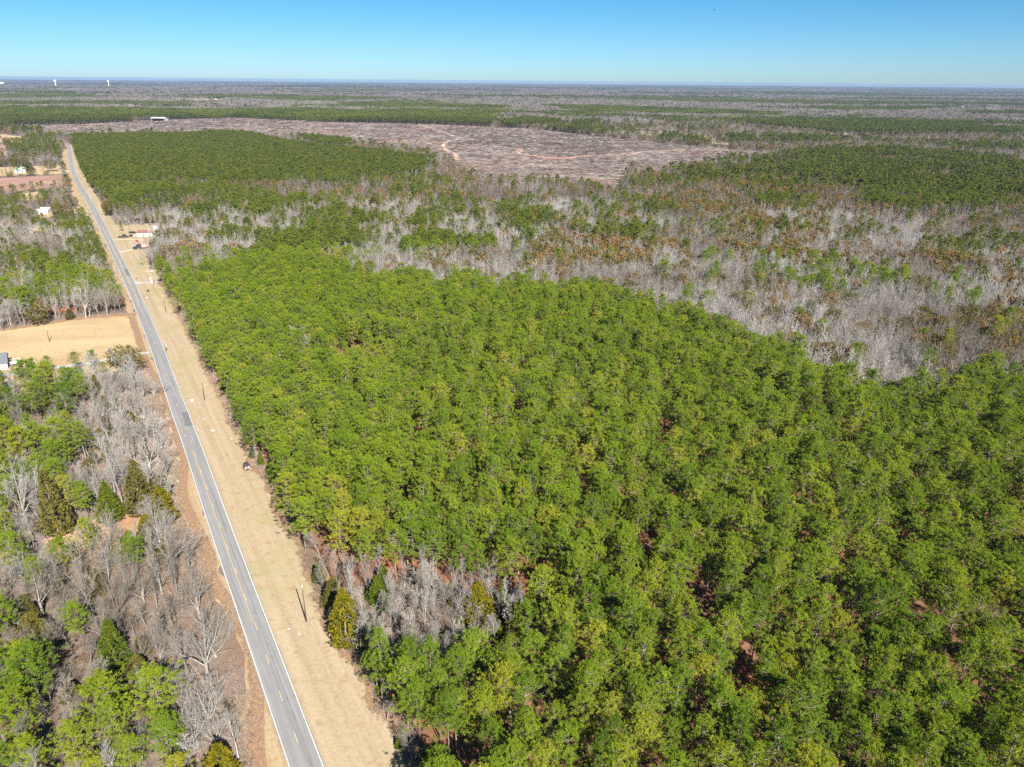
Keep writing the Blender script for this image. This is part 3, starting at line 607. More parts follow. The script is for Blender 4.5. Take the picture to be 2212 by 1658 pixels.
def make_bare(seed, h=14., spread=1.0, style='oak', detail=3, tw=1.0):
    """leafless tree. detail 3 near, 2 middle, 1 far"""
    rg = np.random.default_rng(seed)
    tr, cr = Acc(), Acc()
    twb, twv = [], []
    def wander(p, d, L, k, up, jit):
        pts = [p]
        d = d / np.linalg.norm(d)
        for _ in range(k):
            d = d + rg.normal(size=3) * jit + np.array([0, 0, up])
            d /= np.linalg.norm(d)
            p = p + d * L / k
            pts.append(p)
        return np.array(pts), d
    def side_dir(d, ang, az):
        a = np.cross(d, [.21, .13, .97] if abs(d[2]) < .9 else [.97, .2, .1])
        a /= np.linalg.norm(a)
        b = np.cross(d, a)
        return d * math.cos(ang) + (a * math.cos(az) + b * math.sin(az)) * math.sin(ang)
    nmul = {3: 1.0, 2: .72, 1: .5}[detail]
    if style == 'oak':
        tl = h * rg.uniform(.2, .3)
        tp, td = wander(np.zeros(3), np.array([rg.normal() * .06, rg.normal() * .06, 1.]), tl, 3, 0, .05)
        r0 = .019 * h
        tube(tr, tp, [r0 * 1.3, r0, r0 * .95, r0 * .9], 7)
        nl = rg.integers(5, 8)
        limbs = []
        for i in range(nl):
            ang = rg.uniform(.25, .85) * spread
            dv = side_dir(td, ang, i * 6.283 / nl + rg.normal() * .3)
            limbs.append((tp[-1] - td * rg.uniform(0, .3) * tl, dv, h * rg.uniform(.55, .72) * (1 - .18 * ang), r0 * rg.uniform(.4, .6)))
        limbs.append((tp[-1], td, h * .7, r0 * .6))
    else:
        tp, td = wander(np.zeros(3), np.array([rg.normal() * .04, rg.normal() * .04, 1.]), h * .95, 6, .02, .045)
        r0 = .0100 * h
        tube(tr, tp, np.linspace(r0 * 1.2, r0 * .18, 7), 5 if detail == 3 else 3)
        limbs = []
        nl = int(16 * (nmul ** .5))
        for i in range(nl):
            u = .30 + .68 * (i + rg.uniform(0, 1)) / nl
            k = u * 6
            j = min(5, int(k))
            p = tp[j] + (tp[j + 1] - tp[j]) * (k - j)
            dv = side_dir(np.array([0, 0, 1.]), rg.uniform(.32, .70) * spread, i * 2.4 + rg.normal() * .3)
            limbs.append((p, dv, h * rg.uniform(.18, .28) * (1.15 - .65 * (u - .3)), r0 * .42))
    for (p, d, L, r) in limbs:
        lp, ld = wander(p, d, L, 4, .10 if style == 'oak' else .09, .13)
        tube(tr, lp, np.linspace(r, max(.015, r * .2), 5), 5 if detail == 3 and style == 'oak' else 3)
        n2 = int(round((8 if style == 'oak' else 5) * nmul))
        for i in range(n2):
            u = .22 + .78 * (i + rg.uniform(0, 1)) / n2
            k = min(3.999, u * 4)
            j = int(k)
            q = lp[j] + (lp[j + 1] - lp[j]) * (k - j)
            dv = side_dir(unit(lp[j + 1] - lp[j]), rg.uniform(.35, .8), i * 2.4 + rg.normal() * .5)
            L2 = L * rg.uniform(.30, .46) * (1.2 - .5 * u)
            sp, sd = wander(q, dv, L2, 3, .10, .16)
            if detail >= 2:
                tube(cr, sp, np.linspace(max(.024, r * .28), .014, 4) * tw, 3 if detail == 3 else 2)
            else:
                tube(cr, sp[[0, 3]], [.05 * tw, .02 * tw], 2)
            n3 = int(round((6 if style == 'oak' else 5) * nmul))
            for m in range(n3):
                u3 = .2 + .8 * (m + rg.uniform(0, 1)) / n3
                k3 = min(2.999, u3 * 3)
                j3 = int(k3)
                q3 = sp[j3] + (sp[j3 + 1] - sp[j3]) * (k3 - j3)
                d3 = side_dir(unit(sp[j3 + 1] - sp[j3]), rg.uniform(.3, .75), rg.uniform(0, 6.28))
                d3 = d3 + np.array([0, 0, .15])
                L3 = max(.5, L2 * rg.uniform(.35, .6))
                twb.append(q3)
                twv.append(d3 / np.linalg.norm(d3) * L3)
    b, v = np.array(twb), np.array(twv)
    def spikes(b, v, w):
        s = unit(np.cross(v, rg.normal(size=v.shape))) * w
        vv = np.stack([b - s, b + s, b + v], 1).reshape(-1, 3)
        k = np.arange(len(b)) * 3
        cr.add(vv, np.stack([k, k + 1, k + 2], 1), 0)
    spikes(b, v, .024 * tw)
    if detail == 3:
        for rep in range(6):
            t = rg.uniform(.25, .95, (len(b), 1))
            L = np.linalg.norm(v, axis=1, keepdims=True)
            nv = unit(unit(v) + rg.normal(size=v.shape) * .42 + np.array([0, 0, .1])) * L * rg.uniform(.35, .75, (len(b), 1))
            spikes(b + v * t, nv, .016 * tw)
    elif detail == 2:
        for rep in range(2):
            t = rg.uniform(.25, .95, (len(b), 1))
            L = np.linalg.norm(v, axis=1, keepdims=True)
            nv = unit(unit(v) + rg.normal(size=v.shape) * .42 + np.array([0, 0, .1])) * L * rg.uniform(.4, .8, (len(b), 1))
            spikes(b + v * t, nv, .026 * tw)
    return tr, cr

def make_shrub(seed, h=1.6, r=1.2, stems=46, w=.018):
    rg = np.random.default_rng(seed)
    cr = Acc()
    b = rg.normal(size=(stems, 3)) * np.array([r * .3, r * .3, 0])
    b[:, 2] = 0
    d = unit(np.stack([rg.normal(size=stems) * .5, rg.normal(size=stems) * .5, np.ones(stems)], 1)) * h * rg.uniform(.5, 1.05, (stems, 1))
    allb, allv, allw = [b], [d], [np.full(stems, w * 1.5)]
    for rep in range(5):
        t = rg.uniform(.2, .9, (stems, 1))
        nv = unit(unit(d) + rg.normal(size=d.shape) * .55) * h * rg.uniform(.2, .5, (stems, 1))
        allb.append(b + d * t); allv.append(nv); allw.append(np.full(stems, w))
    b, v, w = np.concatenate(allb), np.concatenate(allv), np.concatenate(allw)
    s = unit(np.cross(v, rg.normal(size=v.shape))) * w[:, None]
    vv = np.stack([b - s, b + s, b + v], 1).reshape(-1, 3)
    k = np.arange(len(b)) * 3
    cr.add(vv, np.stack([k, k + 1, k + 2], 1), 0)
    return cr

def make_slash(seed):
    """a heap of logging debris: short logs, tops and a stump"""
    rg = np.random.default_rng(seed)
    a = Acc()
    for i in range(16):
        p = rg.normal(size=3) * np.array([2.2, 1.1, 0])
        p[2] = rg.uniform(.05, .5)
        az = rg.uniform(0, 6.28)
        L = rg.uniform(.8, 3.2)
        d = np.array([math.cos(az), math.sin(az), rg.normal() * .25]) * L
        rr = rg.uniform(.05, .16)
        tube(a, [p - d / 2, p + d / 2], [rr, rr * .6], 4)
    p = rg.normal(size=2) * 1.5
    tube(a, [(p[0], p[1], 0), (p[0], p[1], .35), (p[0], p[1], .36)], [.24, .2, .01], 7)
    b = make_shrub(seed + 5, .9, 3.2, 26, .03)
    for v, f in zip(b.v, b.f):
        a.add(v, f, 0)
    return a

def both(tr, cr, name, mats):
    """one mesh of trunk and crown, for the uncountable masses"""
    v1, f1, m1, t1 = tr.arrays()
    v2, f2, m2, t2 = cr.arrays()
    v, f, m, t = cat_arrays([(v1, f1, m1, t1), (v2, f2, m2 + 1, t2)])
    return tri_mesh(name, v, f, m, t, mats)

TREE = {}      # kind -> list of (trunk mesh, crown mesh, height, radius)
def reg(kind, tr, cr, tm, cm, h, r):
    i = len(TREE.setdefault(kind, []))
    TREE[kind].append((tr.mesh('trunk_%s_%d' % (kind, i), [tm]), cr.mesh('crown_%s_%d' % (kind, i), [cm]), h, r, tr, cr))

for i in range(7):
    reg('pine', *make_pine(100 + i, 17, 3.9, (.38, .46, .34, .42, .47, .36, .40)[i]), 'pinebark', 'pine', 17, 3.9)
for i in range(3):
    reg('cedar', *make_cedar(200 + i, 10, 2.5), 'pinebark', 'cedar', 10, 2.5)
    reg('cedar_brown', *make_cedar(210 + i, 10, 2.9, conic=.6), 'pinebark', 'cedar_brown', 10, 2.9)
    reg('cedar_gold', *make_cedar(220 + i, 10, 3.0, conic=.65), 'pinebark', 'cedar_gold', 10, 3.0)
    reg('evergreen', *make_broadleaf(230 + i), 'bark', 'evergreen', 11, 4.0)
for i in range(6):
    reg('oak', *make_bare(300 + i, 14, 1.0 if i % 2 else 1.15, 'oak', 3, .95), 'bark', 'twig', 14, 6.2)
for i in range(6):
    reg('slim', *make_bare(320 + i, 14, .85, 'slim', 3, .95), 'bark', 'twig', 14, 3.0)
snag = make_bare(340, 13, .9, 'slim', 1, 1.0)
reg('snag', *snag, 'bark', 'bark', 13, 1.8)

# ------------------------------------------------------------------ object helpers
def link(o, parent=None):
    COL.objects.link(o)
    if parent is not None:
        o.parent = parent
    return o

def tag(o, label=None, cat=None, group=None, kind=None):
    if label: o['label'] = label
    if cat: o['category'] = cat
    if group: o['group'] = group
    if kind: o['kind'] = kind
    return o

def empty(name, loc, rz=0.0):
    o = bpy.data.objects.new(name, None)
    o.empty_display_size = .5
    o.location = loc
    o.rotation_euler = (0, 0, rz)
    return link(o)

# ------------------------------------------------------------------ point-in-polygon and scatter tools
def inside(poly, P):
    poly = np.asarray(poly, float)
    x, y = P[:, 0], P[:, 1]
    r = np.zeros(len(P), bool)
    n = len(poly)
    for i in range(n):
        x1, y1 = poly[i]
        x2, y2 = poly[(i + 1) % n]
        c = ((y1 > y) != (y2 > y))
        if y1 != y2:
            r ^= c & (x < (x2 - x1) * (y - y1) / (y2 - y1) + x1)
    return r

def seg_dist(line, P):
    line = np.asarray(line, float)
    d = np.full(len(P), 1e9)
    for a, b in zip(line[:-1], line[1:]):
        ab = b - a
        t = np.clip(((P - a) @ ab) / (ab @ ab), 0, 1)
        d = np.minimum(d, np.linalg.norm(P - (a + t[:, None] * ab), axis=1))
    return d

def jitter_grid(x0, x1, y0, y1, s, rg, rot=0.0, j=.32):
    xs, ys = np.arange(x0, x1, s), np.arange(y0, y1, s)
    X, Y = np.meshgrid(xs, ys)
    P = np.stack([X.ravel(), Y.ravel()], 1)
    P[:, 0] += (np.arange(len(P)) // len(xs) % 2) * s * .5
    P += rg.uniform(-j, j, P.shape) * s
    return P

_gx = np.random.default_rng(99).uniform(0, 1, (64, 64))
def vnoise(P, scale):
    """value noise, 0..1"""
    q = P / scale
    i = np.floor(q).astype(int)
    f = q - i
    f = f * f * (3 - 2 * f)
    g = lambda a, b: _gx[a % 64, b % 64]
    return (g(i[:, 0], i[:, 1]) * (1 - f[:, 0]) * (1 - f[:, 1]) + g(i[:, 0] + 1, i[:, 1]) * f[:, 0] * (1 - f[:, 1]) + g(i[:, 0], i[:, 1] + 1) * (1 - f[:, 0]) * f[:, 1] + g(i[:, 0] + 1, i[:, 1] + 1) * f[:, 0] * f[:, 1])

def fbm(P, s):
    return (vnoise(P, s) + .5 * vnoise(P + 17.3, s / 2.1) + .25 * vnoise(P + 5.1, s / 4.3)) / 1.75

FPX = 1587 / 2212            # focal length in image widths
def view(P, z=8.0):
    """(depth, u, v) of ground points: u,v in image widths from the image centre"""
    Q = np.column_stack([P, np.full(len(P), z - CAM_H)]) if P.shape[1] == 2 else P - np.array([0, 0, CAM_H])
    d = Q @ np.array(_f)
    return d, FPX * (Q @ np.array(_rr)) / d, FPX * (Q @ np.array(_uu)) / d

def sector(P, margin=.07, z=8.0):
    d, u, v = view(P, z)
    return (d > 5) & (np.abs(u) < .5 + margin) & (v > -.375 - margin * .9)

def mass(name, protos, P, rz, sc, label, cat, kind='stuff', scz=None, zoff=None):
    """one uncountable mass: copies of a few tree shapes set out by geometry nodes on points"""
    n = len(P)
    me = bpy.data.meshes.new(name)
    me.vertices.add(n)
    co = np.zeros((n, 3), np.float32)
    co[:, :2] = P[:, :2]
    if zoff is not None:
        co[:, 2] = zoff
    me.vertices.foreach_set('co', co.ravel())
    a = me.attributes.new('rz', 'FLOAT_VECTOR', 'POINT')
    r3 = np.zeros((n, 3), np.float32)
    r3[:, 2] = rz
    a.data.foreach_set('vector', r3.ravel())
    a = me.attributes.new('sc', 'FLOAT_VECTOR', 'POINT')
    s3 = np.repeat(np.asarray(sc, np.float32)[:, None], 3, 1)
    if scz is not None:
        s3[:, 2] = scz
    a.data.foreach_set('vector', s3.ravel())
    a = me.attributes.new('pick', 'INT', 'POINT')
    a.data.foreach_set('value', np.random.default_rng(n).integers(0, len(protos), n).astype(np.int32))
    ob = bpy.data.objects.new(name, me)
    link(ob)
    ng = bpy.data.node_groups.new(name + '_nodes', 'GeometryNodeTree')
    ng.interface.new_socket('Geometry', in_out='INPUT', socket_type='NodeSocketGeometry')
    ng.interface.new_socket('Geometry', in_out='OUTPUT', socket_type='NodeSocketGeometry')
    N, Lk = ng.nodes, ng.links
    gi, go = N.new('NodeGroupInput'), N.new('NodeGroupOutput')
    jn = N.new('GeometryNodeJoinGeometry')
    for pm in protos:
        po = bpy.data.objects.new('source_' + pm.name, pm)      # never linked to the scene
        oi = N.new('GeometryNodeObjectInfo')
        oi.inputs['Object'].default_value = po
        oi.inputs['As Instance'].default_value = False
        g2 = N.new('GeometryNodeGeometryToInstance')
        Lk.new(oi.outputs['Geometry'], g2.inputs[0])
        Lk.new(g2.outputs[0], jn.inputs[0])
    ip = N.new('GeometryNodeInstanceOnPoints')
    ip.inputs['Pick Instance'].default_value = True
    Lk.new(gi.outputs[0], ip.inputs['Points'])
    Lk.new(jn.outputs[0], ip.inputs['Instance'])
    for nm, ty, sock in (('rz', 'FLOAT_VECTOR', 'Rotation'), ('sc', 'FLOAT_VECTOR', 'Scale'), ('pick', 'INT', 'Instance Index')):
        na = N.new('GeometryNodeInputNamedAttribute')
        na.data_type = ty
        na.inputs['Name'].default_value = nm
        out = [o for o in na.outputs if o.enabled and o.name == 'Attribute'][0]
        Lk.new(out, ip.inputs[sock])
    Lk.new(ip.outputs[0], go.inputs[0])
    md = ob.modifiers.new('scatter', 'NODES')
    md.node_group = ng
    tag(ob, label, cat, None, kind)
    return ob

# ------------------------------------------------------------------ the setting: ground sheets and roads
def wobble(poly, step, amp, seed):
    rg = np.random.default_rng(seed)
    poly = np.asarray(poly, float)
    out = []
    for i in range(len(poly)):
        a, b = poly[i], poly[(i + 1) % len(poly)]
        L = np.linalg.norm(b - a)
        k = max(1, min(60, int(L / step)))
        nrm = np.array([-(b - a)[1], (b - a)[0]]) / (L + 1e-9)
        for j in range(k):
            p = a + (b - a) * j / k
            out.append(p + nrm * rg.normal() * amp * (0.3 if j == 0 else 1))
    return out

def sheet(name, poly, mat, z, step=6., amp=.8, seed=1, parent=None, kind='structure'):
    pts = wobble(poly, step, amp, seed) if step else [np.asarray(p, float) for p in poly]
    v3 = [Vector((float(p[0]), float(p[1]), z)) for p in pts]
    tris = mgeo.tessellate_polygon([v3])
    me = bpy.data.meshes.new(name)
    ff = []
    for t in tris:
        a, b, c = (v3[i] for i in t)
        ff.append(t if (b - a).cross(c - a).z > 0 else (t[0], t[2], t[1]))
    me.from_pydata([tuple(v) for v in v3], [], ff)
    me.materials.append(M[mat])
    o = bpy.data.objects.new(name, me)
    link(o, parent)
    if parent is None:
        o['kind'] = kind
    return o

def densify(line, step):
    line = np.asarray(line, float)
    # Catmull-Rom through the points
    out = []
    n = len(line)
    for i in range(n - 1):
        p0, p1, p2, p3 = line[max(0, i - 1)], line[i], line[i + 1], line[min(n - 1, i + 2)]
        k = max(2, int(np.linalg.norm(p2 - p1) / step))
        for j in range(k):
            t = j / k
            out.append(.5 * ((2 * p1) + (-p0 + p2) * t + (2 * p0 - 5 * p1 + 4 * p2 - p3) * t * t + (-p0 + 3 * p1 - 3 * p2 + p3) * t ** 3))
    out.append(line[-1])
    return np.array(out)

def band(name, line, w0, w1, mat, z, parent=None, amp=0.0, seed=3, step=None):
    """a strip from offset w0 to w1 (to the right of the line's heading)"""
    if step:
        line = densify(line, step)
    rg = np.random.default_rng(seed)
    d = np.gradient(line, axis=0)
    d /= np.linalg.norm(d, axis=1)[:, None]
    nr = np.stack([d[:, 1], -d[:, 0]], 1)
    a = line + nr * (w0 + rg.normal(size=len(line))[:, None] * amp)
    b = line + nr * (w1 + rg.normal(size=len(line))[:, None] * amp)
    v = [(float(p[0]), float(p[1]), z) for p in a] + [(float(p[0]), float(p[1]), z) for p in b]
    k = len(line)
    f = [(i, i + k, i + k + 1, i + 1) for i in range(k - 1)]
    me = bpy.data.meshes.new(name)
    me.from_pydata(v, [], f)
    me.materials.append(M[mat])
    o = bpy.data.objects.new(name, me)
    link(o, parent)
    if parent is None:
        o['kind'] = 'structure'
    return o

BIG = 34000.
g_me = bpy.data.meshes.new('ground')
g_me.from_pydata([(-BIG, -2000, 0), (BIG, -2000, 0), (BIG, BIG, 0), (-BIG, BIG, 0)], [], [(0, 1, 2, 3)])
g_me.materials.append(M['litter'])
ground = link(bpy.data.objects.new('ground', g_me))
ground['kind'] = 'structure'

CLUMP = [(-47.5, 150.0), (-38, 156), (-20, 156), (-4, 152), (4, 142), (0, 131), (-9, 122), (-20, 117), (-30, 124), (-38, 135)]
road_c = [(-14.6, 60.0)] + D['road']
road_line = densify(road_c, 5.0)
sheet('pine_straw_ground', D['front_pine'], 'straw', .02, 6, .7, 11)
sheet('brushy_ground', CLUMP, 'litter', .024, 4, .8, 10)
sheet('left_woods_ground', D['left_woods'], 'litter', .016, 6, .7, 12)
sheet('woods_ground', D['wood2'], 'straw', .02, 8, .7, 13)
sheet('hay_field', D['field'], 'field', .03, 7, .5, 14)
sheet('left_verge', D['left_verge'], 'verge_l', .04, 3, .6, 15)
sheet('right_verge', D['right_verge'], 'verge', .045, 3, .6, 16)
ed = np.array(D['pine_edge'])
def fringe(line, w0, w1, z):
    """litter strip; attribute tone rises from 0 on the grass side to 1 under the trees"""
    line = densify(line, 2.0)
    d = np.gradient(line, axis=0)
    d /= np.linalg.norm(d, axis=1)[:, None]
    nr = np.stack([d[:, 1], -d[:, 0]], 1)
    k, m = len(line), 6
    v, t, f = [], [], []
    for j in range(m):
        q = line + nr * (w0 + (w1 - w0) * j / (m - 1))
        v.append(np.column_stack([q, np.full(k, z)]))
        t.append(np.full(k, j / (m - 1)))
    for j in range(m - 1):
        for i in range(k - 1):
            a = j * k + i
            f += [(a, a + k, a + k + 1), (a, a + k + 1, a + 1)]
    me = tri_mesh('straw_fringe', np.concatenate(v), np.array(f), None, np.concatenate(t), ['fringe'])
    o = link(bpy.data.objects.new('straw_fringe', me))
    o['kind'] = 'structure'
fringe(ed, -5.0, 3.0, .052)
fringe(np.array(D['left_verge'][11:27]), 1.6, -3.5, .052)
fringe(np.array(D['field'][1:8]), 4.5, -4.0, .056)
sheet('brushy_clearing', D['left_woods_clearing'], 'brush', .035, 3, .6, 17)
for i, q in enumerate(D['clear_strips']):
    sheet('grassy_strip', q, 'field', .05, 10, 1., 20 + i)
sheet('fallow_field', D['pink_field'], 'pinkfield', .055, 10, 1., 30)
sheet('fallow_field', D['pink_field2'], 'pinkfield', .055, 10, 1., 31)
sheet('clearcut', D['clearcut'], 'clearcut', .08, 40, 5., 32)
sheet('slash_ground', D['burn'], 'burn', .11, 30, 4., 33)
sheet('slash_ground', D['burn2'], 'burn', .11, 30, 4., 34)
for i, q in enumerate(D['far_field']):
    sheet('far_field', q, 'farfield', .3, 120, 6., 40 + i)
for q in D['pale_field']:
    sheet('far_field', q, 'greenfield', .3, 120, 6., 50)
for i, (w, q) in enumerate(D['clay_roads']):
    band('clay_track', np.array(q), -w / 2, w / 2, 'clay', .16 + .01 * i, amp=.9, seed=60 + i, step=9)
for i, q in enumerate(D['dirt_drives']):
    band('dirt_drive', np.array(q), -1.9, 1.9, 'dirt', .075 + .004 * i, amp=.3, seed=70 + i, step=3)
band('concrete_drive', np.array(D['drive']), -1.8, 1.8, 'concrete', .075, amp=.05, step=4)
band('concrete_drive', np.array(D['drive2']), -1.5, 1.5, 'concrete', .08, amp=.05, step=3)
dv = D['drive2'][0]
sheet('drive_apron', [(dv[0] - 3.0, dv[1] - 9.5), (dv[0] - 4.6, dv[1] + 7.5), (dv[0] + 1.5, dv[1] + 3.0), (dv[0] + 6.5, dv[1] + 1.6), (dv[0] + 6.5, dv[1] - 1.4), (dv[0] + 2.0, dv[1] - 3.2)], 'concrete', .085, 0)

road = band('road', road_line, -3.05, 3.05, 'asphalt', .10, amp=.05)
cum = np.concatenate([[0], np.cumsum(np.linalg.norm(np.diff(road_line, axis=0), axis=1))])
def road_at(s0, s1, step=4.):
    ss = np.linspace(s0, s1, max(2, int((s1 - s0) / step) + 1))
    return np.stack([np.interp(ss, cum, road_line[:, 0]), np.interp(ss, cum, road_line[:, 1])], 1)
whole = road_at(0, cum[-1] - 1, 4)
band('edge_line', whole, -2.86, -2.70, 'white_line', .106, road)
band('edge_line', whole, 2.68, 2.84, 'white_line', .106, road)
def s_of(y):
    return float(np.interp(y, road_line[:, 1], cum))
# broken yellow centre line, with a solid companion where passing is barred
s = 4.0
while s < cum[-1] - 12:
    band('centre_dash', road_at(s, s + 3.1, 1.5), -.06, .07, 'yellow_line', .106, road)
    s += 12.2
for ya, yb in ((140, 228), (404, 640), (700, 1385)):
    band('centre_line', road_at(s_of(ya), s_of(yb), 4), -.32, -.20, 'yellow_line', .106, road)
band('centre_line', road_at(s_of(404), s_of(640), 4), .18, .30, 'yellow_line', .1065, road)

# repairs: a sealed seam in the near lane and a few patches
band('sealed_seam', road_at(2, s_of(232), 1.5), .92, 1.02, 'tarmac_patch', .1045, road, amp=.05, seed=5)
for ya, L_, w0, w1 in ((246, 14, .3, 2.6), (470, 22, .3, 2.5)):
    band('patch', road_at(s_of(ya), s_of(ya) + L_, 2), w0, w1, 'tarmac_patch', .1035, road, amp=.04, seed=int(ya))

# ------------------------------------------------------------------ where trees may stand
ROADP = np.array(D['road'])
OPEN = [D['field'], D['left_verge'], D['right_verge'], D['left_woods_clearing'], D['pink_field'], D['pink_field2'], D['clearcut']] + D['clear_strips'] + D['far_field'] + D['pale_field']
DRV = [np.array(q) for q in D['dirt_drives']] + [np.array(D['drive']), np.array(D['drive2'])]
HAND = D['trees']
HP = np.array([(t[1], t[2]) for t in HAND])
BUILT = np.array([D['house'][0], D['home'][0], D['home'][1], D['home'][2], D['shed'][0], D['left_house'][0], D['left_house'][1], D['tank'][0], D['barn'][0], D['barn'][1], D['truck'][0], D['truck'][1], D['white_box'][0], (-301, 608), (-310, 612)])

def free(P, road_gap=7.0, hand_gap=2.4):
    ok = np.ones(len(P), bool)
    for q in OPEN:
        ok &= ~inside(q, P)
    near = np.linalg.norm(P, axis=1) < 1900
    k = np.where(near & ok)[0]
    ok[k] &= seg_dist(ROADP, P[k]) > road_gap
    for q in DRV:
        k = np.where(near & ok)[0]
        ok[k] &= seg_dist(q, P[k]) > 3.2
    for b in BUILT:
        ok &= np.hypot(P[:, 0] - b[0], P[:, 1] - b[1]) > 8.0
    k = np.where((np.linalg.norm(P, axis=1) < 700) & ok)[0]
    if len(k):
        dd = np.full(len(k), 1e9)
        for c in range(0, len(HP), 40):
            dd = np.minimum(dd, np.linalg.norm(P[k][:, None] - HP[None, c:c + 40], axis=2).min(1))
        ok[k] &= dd > hand_gap
    return ok

S = []          # every scattered tree: (kind, x, y, height, crown radius)
def put(kind, P, h, r):
    for p, hh, rr in zip(P, np.broadcast_to(h, len(P)), np.broadcast_to(r, len(P))):
        S.append((kind, float(p[0]), float(p[1]), float(hh), float(rr)))

# front plantation: staggered rows running off to the north
rg = np.random.default_rng(21)
P = jitter_grid(-240, 275, 55, 525, 5.9, rg, j=.36)
clump_zone = CLUMP
gaps = [(-72.5, 313, 9), (-66, 309, 7), (-37.8, 273, 6), (-34, 270, 5.5), (-11.5, 235, 4.5), (-60, 320, 6), (128, 141, 4.5), (118, 138, 2.5), (35, 158, 3.5), (92, 262, 3), (-80, 365, 4), (62, 118, 4), (20, 190, 3.5), (85, 175, 3.5), (50, 225, 4), (110, 210, 4), (75, 130, 3), (40, 130, 3.4), (108, 110, 3.5), (12, 205, 3), (68, 200, 3), (30, 250, 3), (-20, 205, 3), (130, 175, 3.5), (150, 150, 3)]
ok = inside(D['front_pine'], P) & ~inside(clump_zone, P)
for gx, gy, gr in gaps:
    ok &= np.hypot(P[:, 0] - gx, P[:, 1] - gy) > gr
ok &= free(P, 7, 3.0)
P = P[ok]
P = P[rg.uniform(0, 1, len(P)) < .965]
hh = rg.normal(16.6, 2.0, len(P)).clip(11.5, 21) * (1 - .12 * (P[:, 1] > 390))
rr = rg.normal(3.85, .55, len(P)).clip(2.5, 5.2)
FRONT = len(P)
put('pine', P, hh, rr)
Pc = jitter_grid(-60, 15, 105, 172, 3.5, rg, j=.45)
Pc = Pc[inside(clump_zone, Pc)]
Pc = Pc[free(Pc, 9, 1.3)]
uc = rg.uniform(0, 1, len(Pc))
put('slim', Pc[uc < .74], rg.uniform(8, 13, (uc < .74).sum()), rg.uniform(1.6, 2.3, (uc < .74).sum()))
put('cedar', Pc[uc > .84], rg.uniform(3.5, 8, (uc > .84).sum()), rg.uniform(1.5, 2.4, (uc > .84).sum()))
# bare and evergreen under-storey at the plantation's roadside edge
e = densify(D['pine_edge'], 2.6)
e = e + rg.normal(size=e.shape) * np.array([1.1, 1.4]) + np.array([1.3, .6])
q = rg.uniform(0, 1, len(e))
k = free(e, 7, 1.2)
put('slim', e[k & (q < .16)], rg.uniform(5, 9, (k & (q < .16)).sum()), 1.6)
put('cedar', e[k & (q > .88)], rg.uniform(3, 7, (k & (q > .88)).sum()), 1.4)

# left woods, near block
P = jitter_grid(-290, -20, 55, 300, 4.7, rg)
ok = inside(D['left_woods'], P) & free(P, 10, 3.4) & (seg_dist(D['left_verge'], P) > 1.0)
P = P[ok]
q = rg.uniform(0, 1, len(P)) + .55 * (fbm(P, 45) - .5)
bandb = (seg_dist(ROADP, P) < 28)
kp = (q < .30) & ~bandb
kb = ((q >= .30) & (q < .74)) | ((q < .30) & bandb)
ke = q >= .86
kb |= (q >= .74) & (q < .86)
put('pine', P[kp], rg.uniform(10, 16, kp.sum()), rg.uniform(2.6, 3.8, kp.sum()))
kk = rg.uniform(0, 1, len(P)) < .35
put('slim', P[kb & ~kk], rg.uniform(7, 13, (kb & ~kk).sum()), rg.uniform(2, 3, (kb & ~kk).sum()))
put('oak', P[kb & kk], rg.uniform(8, 12.5, (kb & kk).sum()), rg.uniform(3.4, 5, (kb & kk).sum()))
put('cedar_brown', P[ke], rg.uniform(4, 9, ke.sum()), rg.uniform(1.6, 2.6, ke.sum()))

# middle left woods
for nm, pw, bw, sp in (('wood2', .50, .9, 5.4), ('wood3', .45, .9, 7.5), ('wood4', .6, .9, 8.5), ('hedge', .35, .8, 8), ('wood5', .4, .85, 8.5)):
    q = np.array(D[nm])
    P = jitter_grid(q[:, 0].min(), q[:, 0].max(), q[:, 1].min(), q[:, 1].max(), sp, rg)
    P = P[inside(D[nm], P) & free(P, 8, 3.6)]
    w = np.full(len(P), pw)
    if nm == 'wood2':
        w = np.where(inside(D['wood2_bare'], P), .10, w)
    u = rg.uniform(0, 1, len(P)) + .5 * (fbm(P, 50) - .5)
    kp, kb = u < w, (u >= w) & (u < bw)
    ke = u >= bw
    hs = {'hedge': .6, 'wood4': .8, 'wood3': .75, 'wood5': .7}.get(nm, 1)
    put('pine', P[kp], rg.uniform(11, 17, kp.sum()) * hs, rg.uniform(2.8, 3.8, kp.sum()) * hs)
    put('slim', P[kb], rg.uniform(9, 14, kb.sum()) * hs, rg.uniform(2.4, 3.4, kb.sum()))
    put('evergreen', P[ke], rg.uniform(4, 9, ke.sum()) * hs, rg.uniform(1.8, 3, ke.sum()))

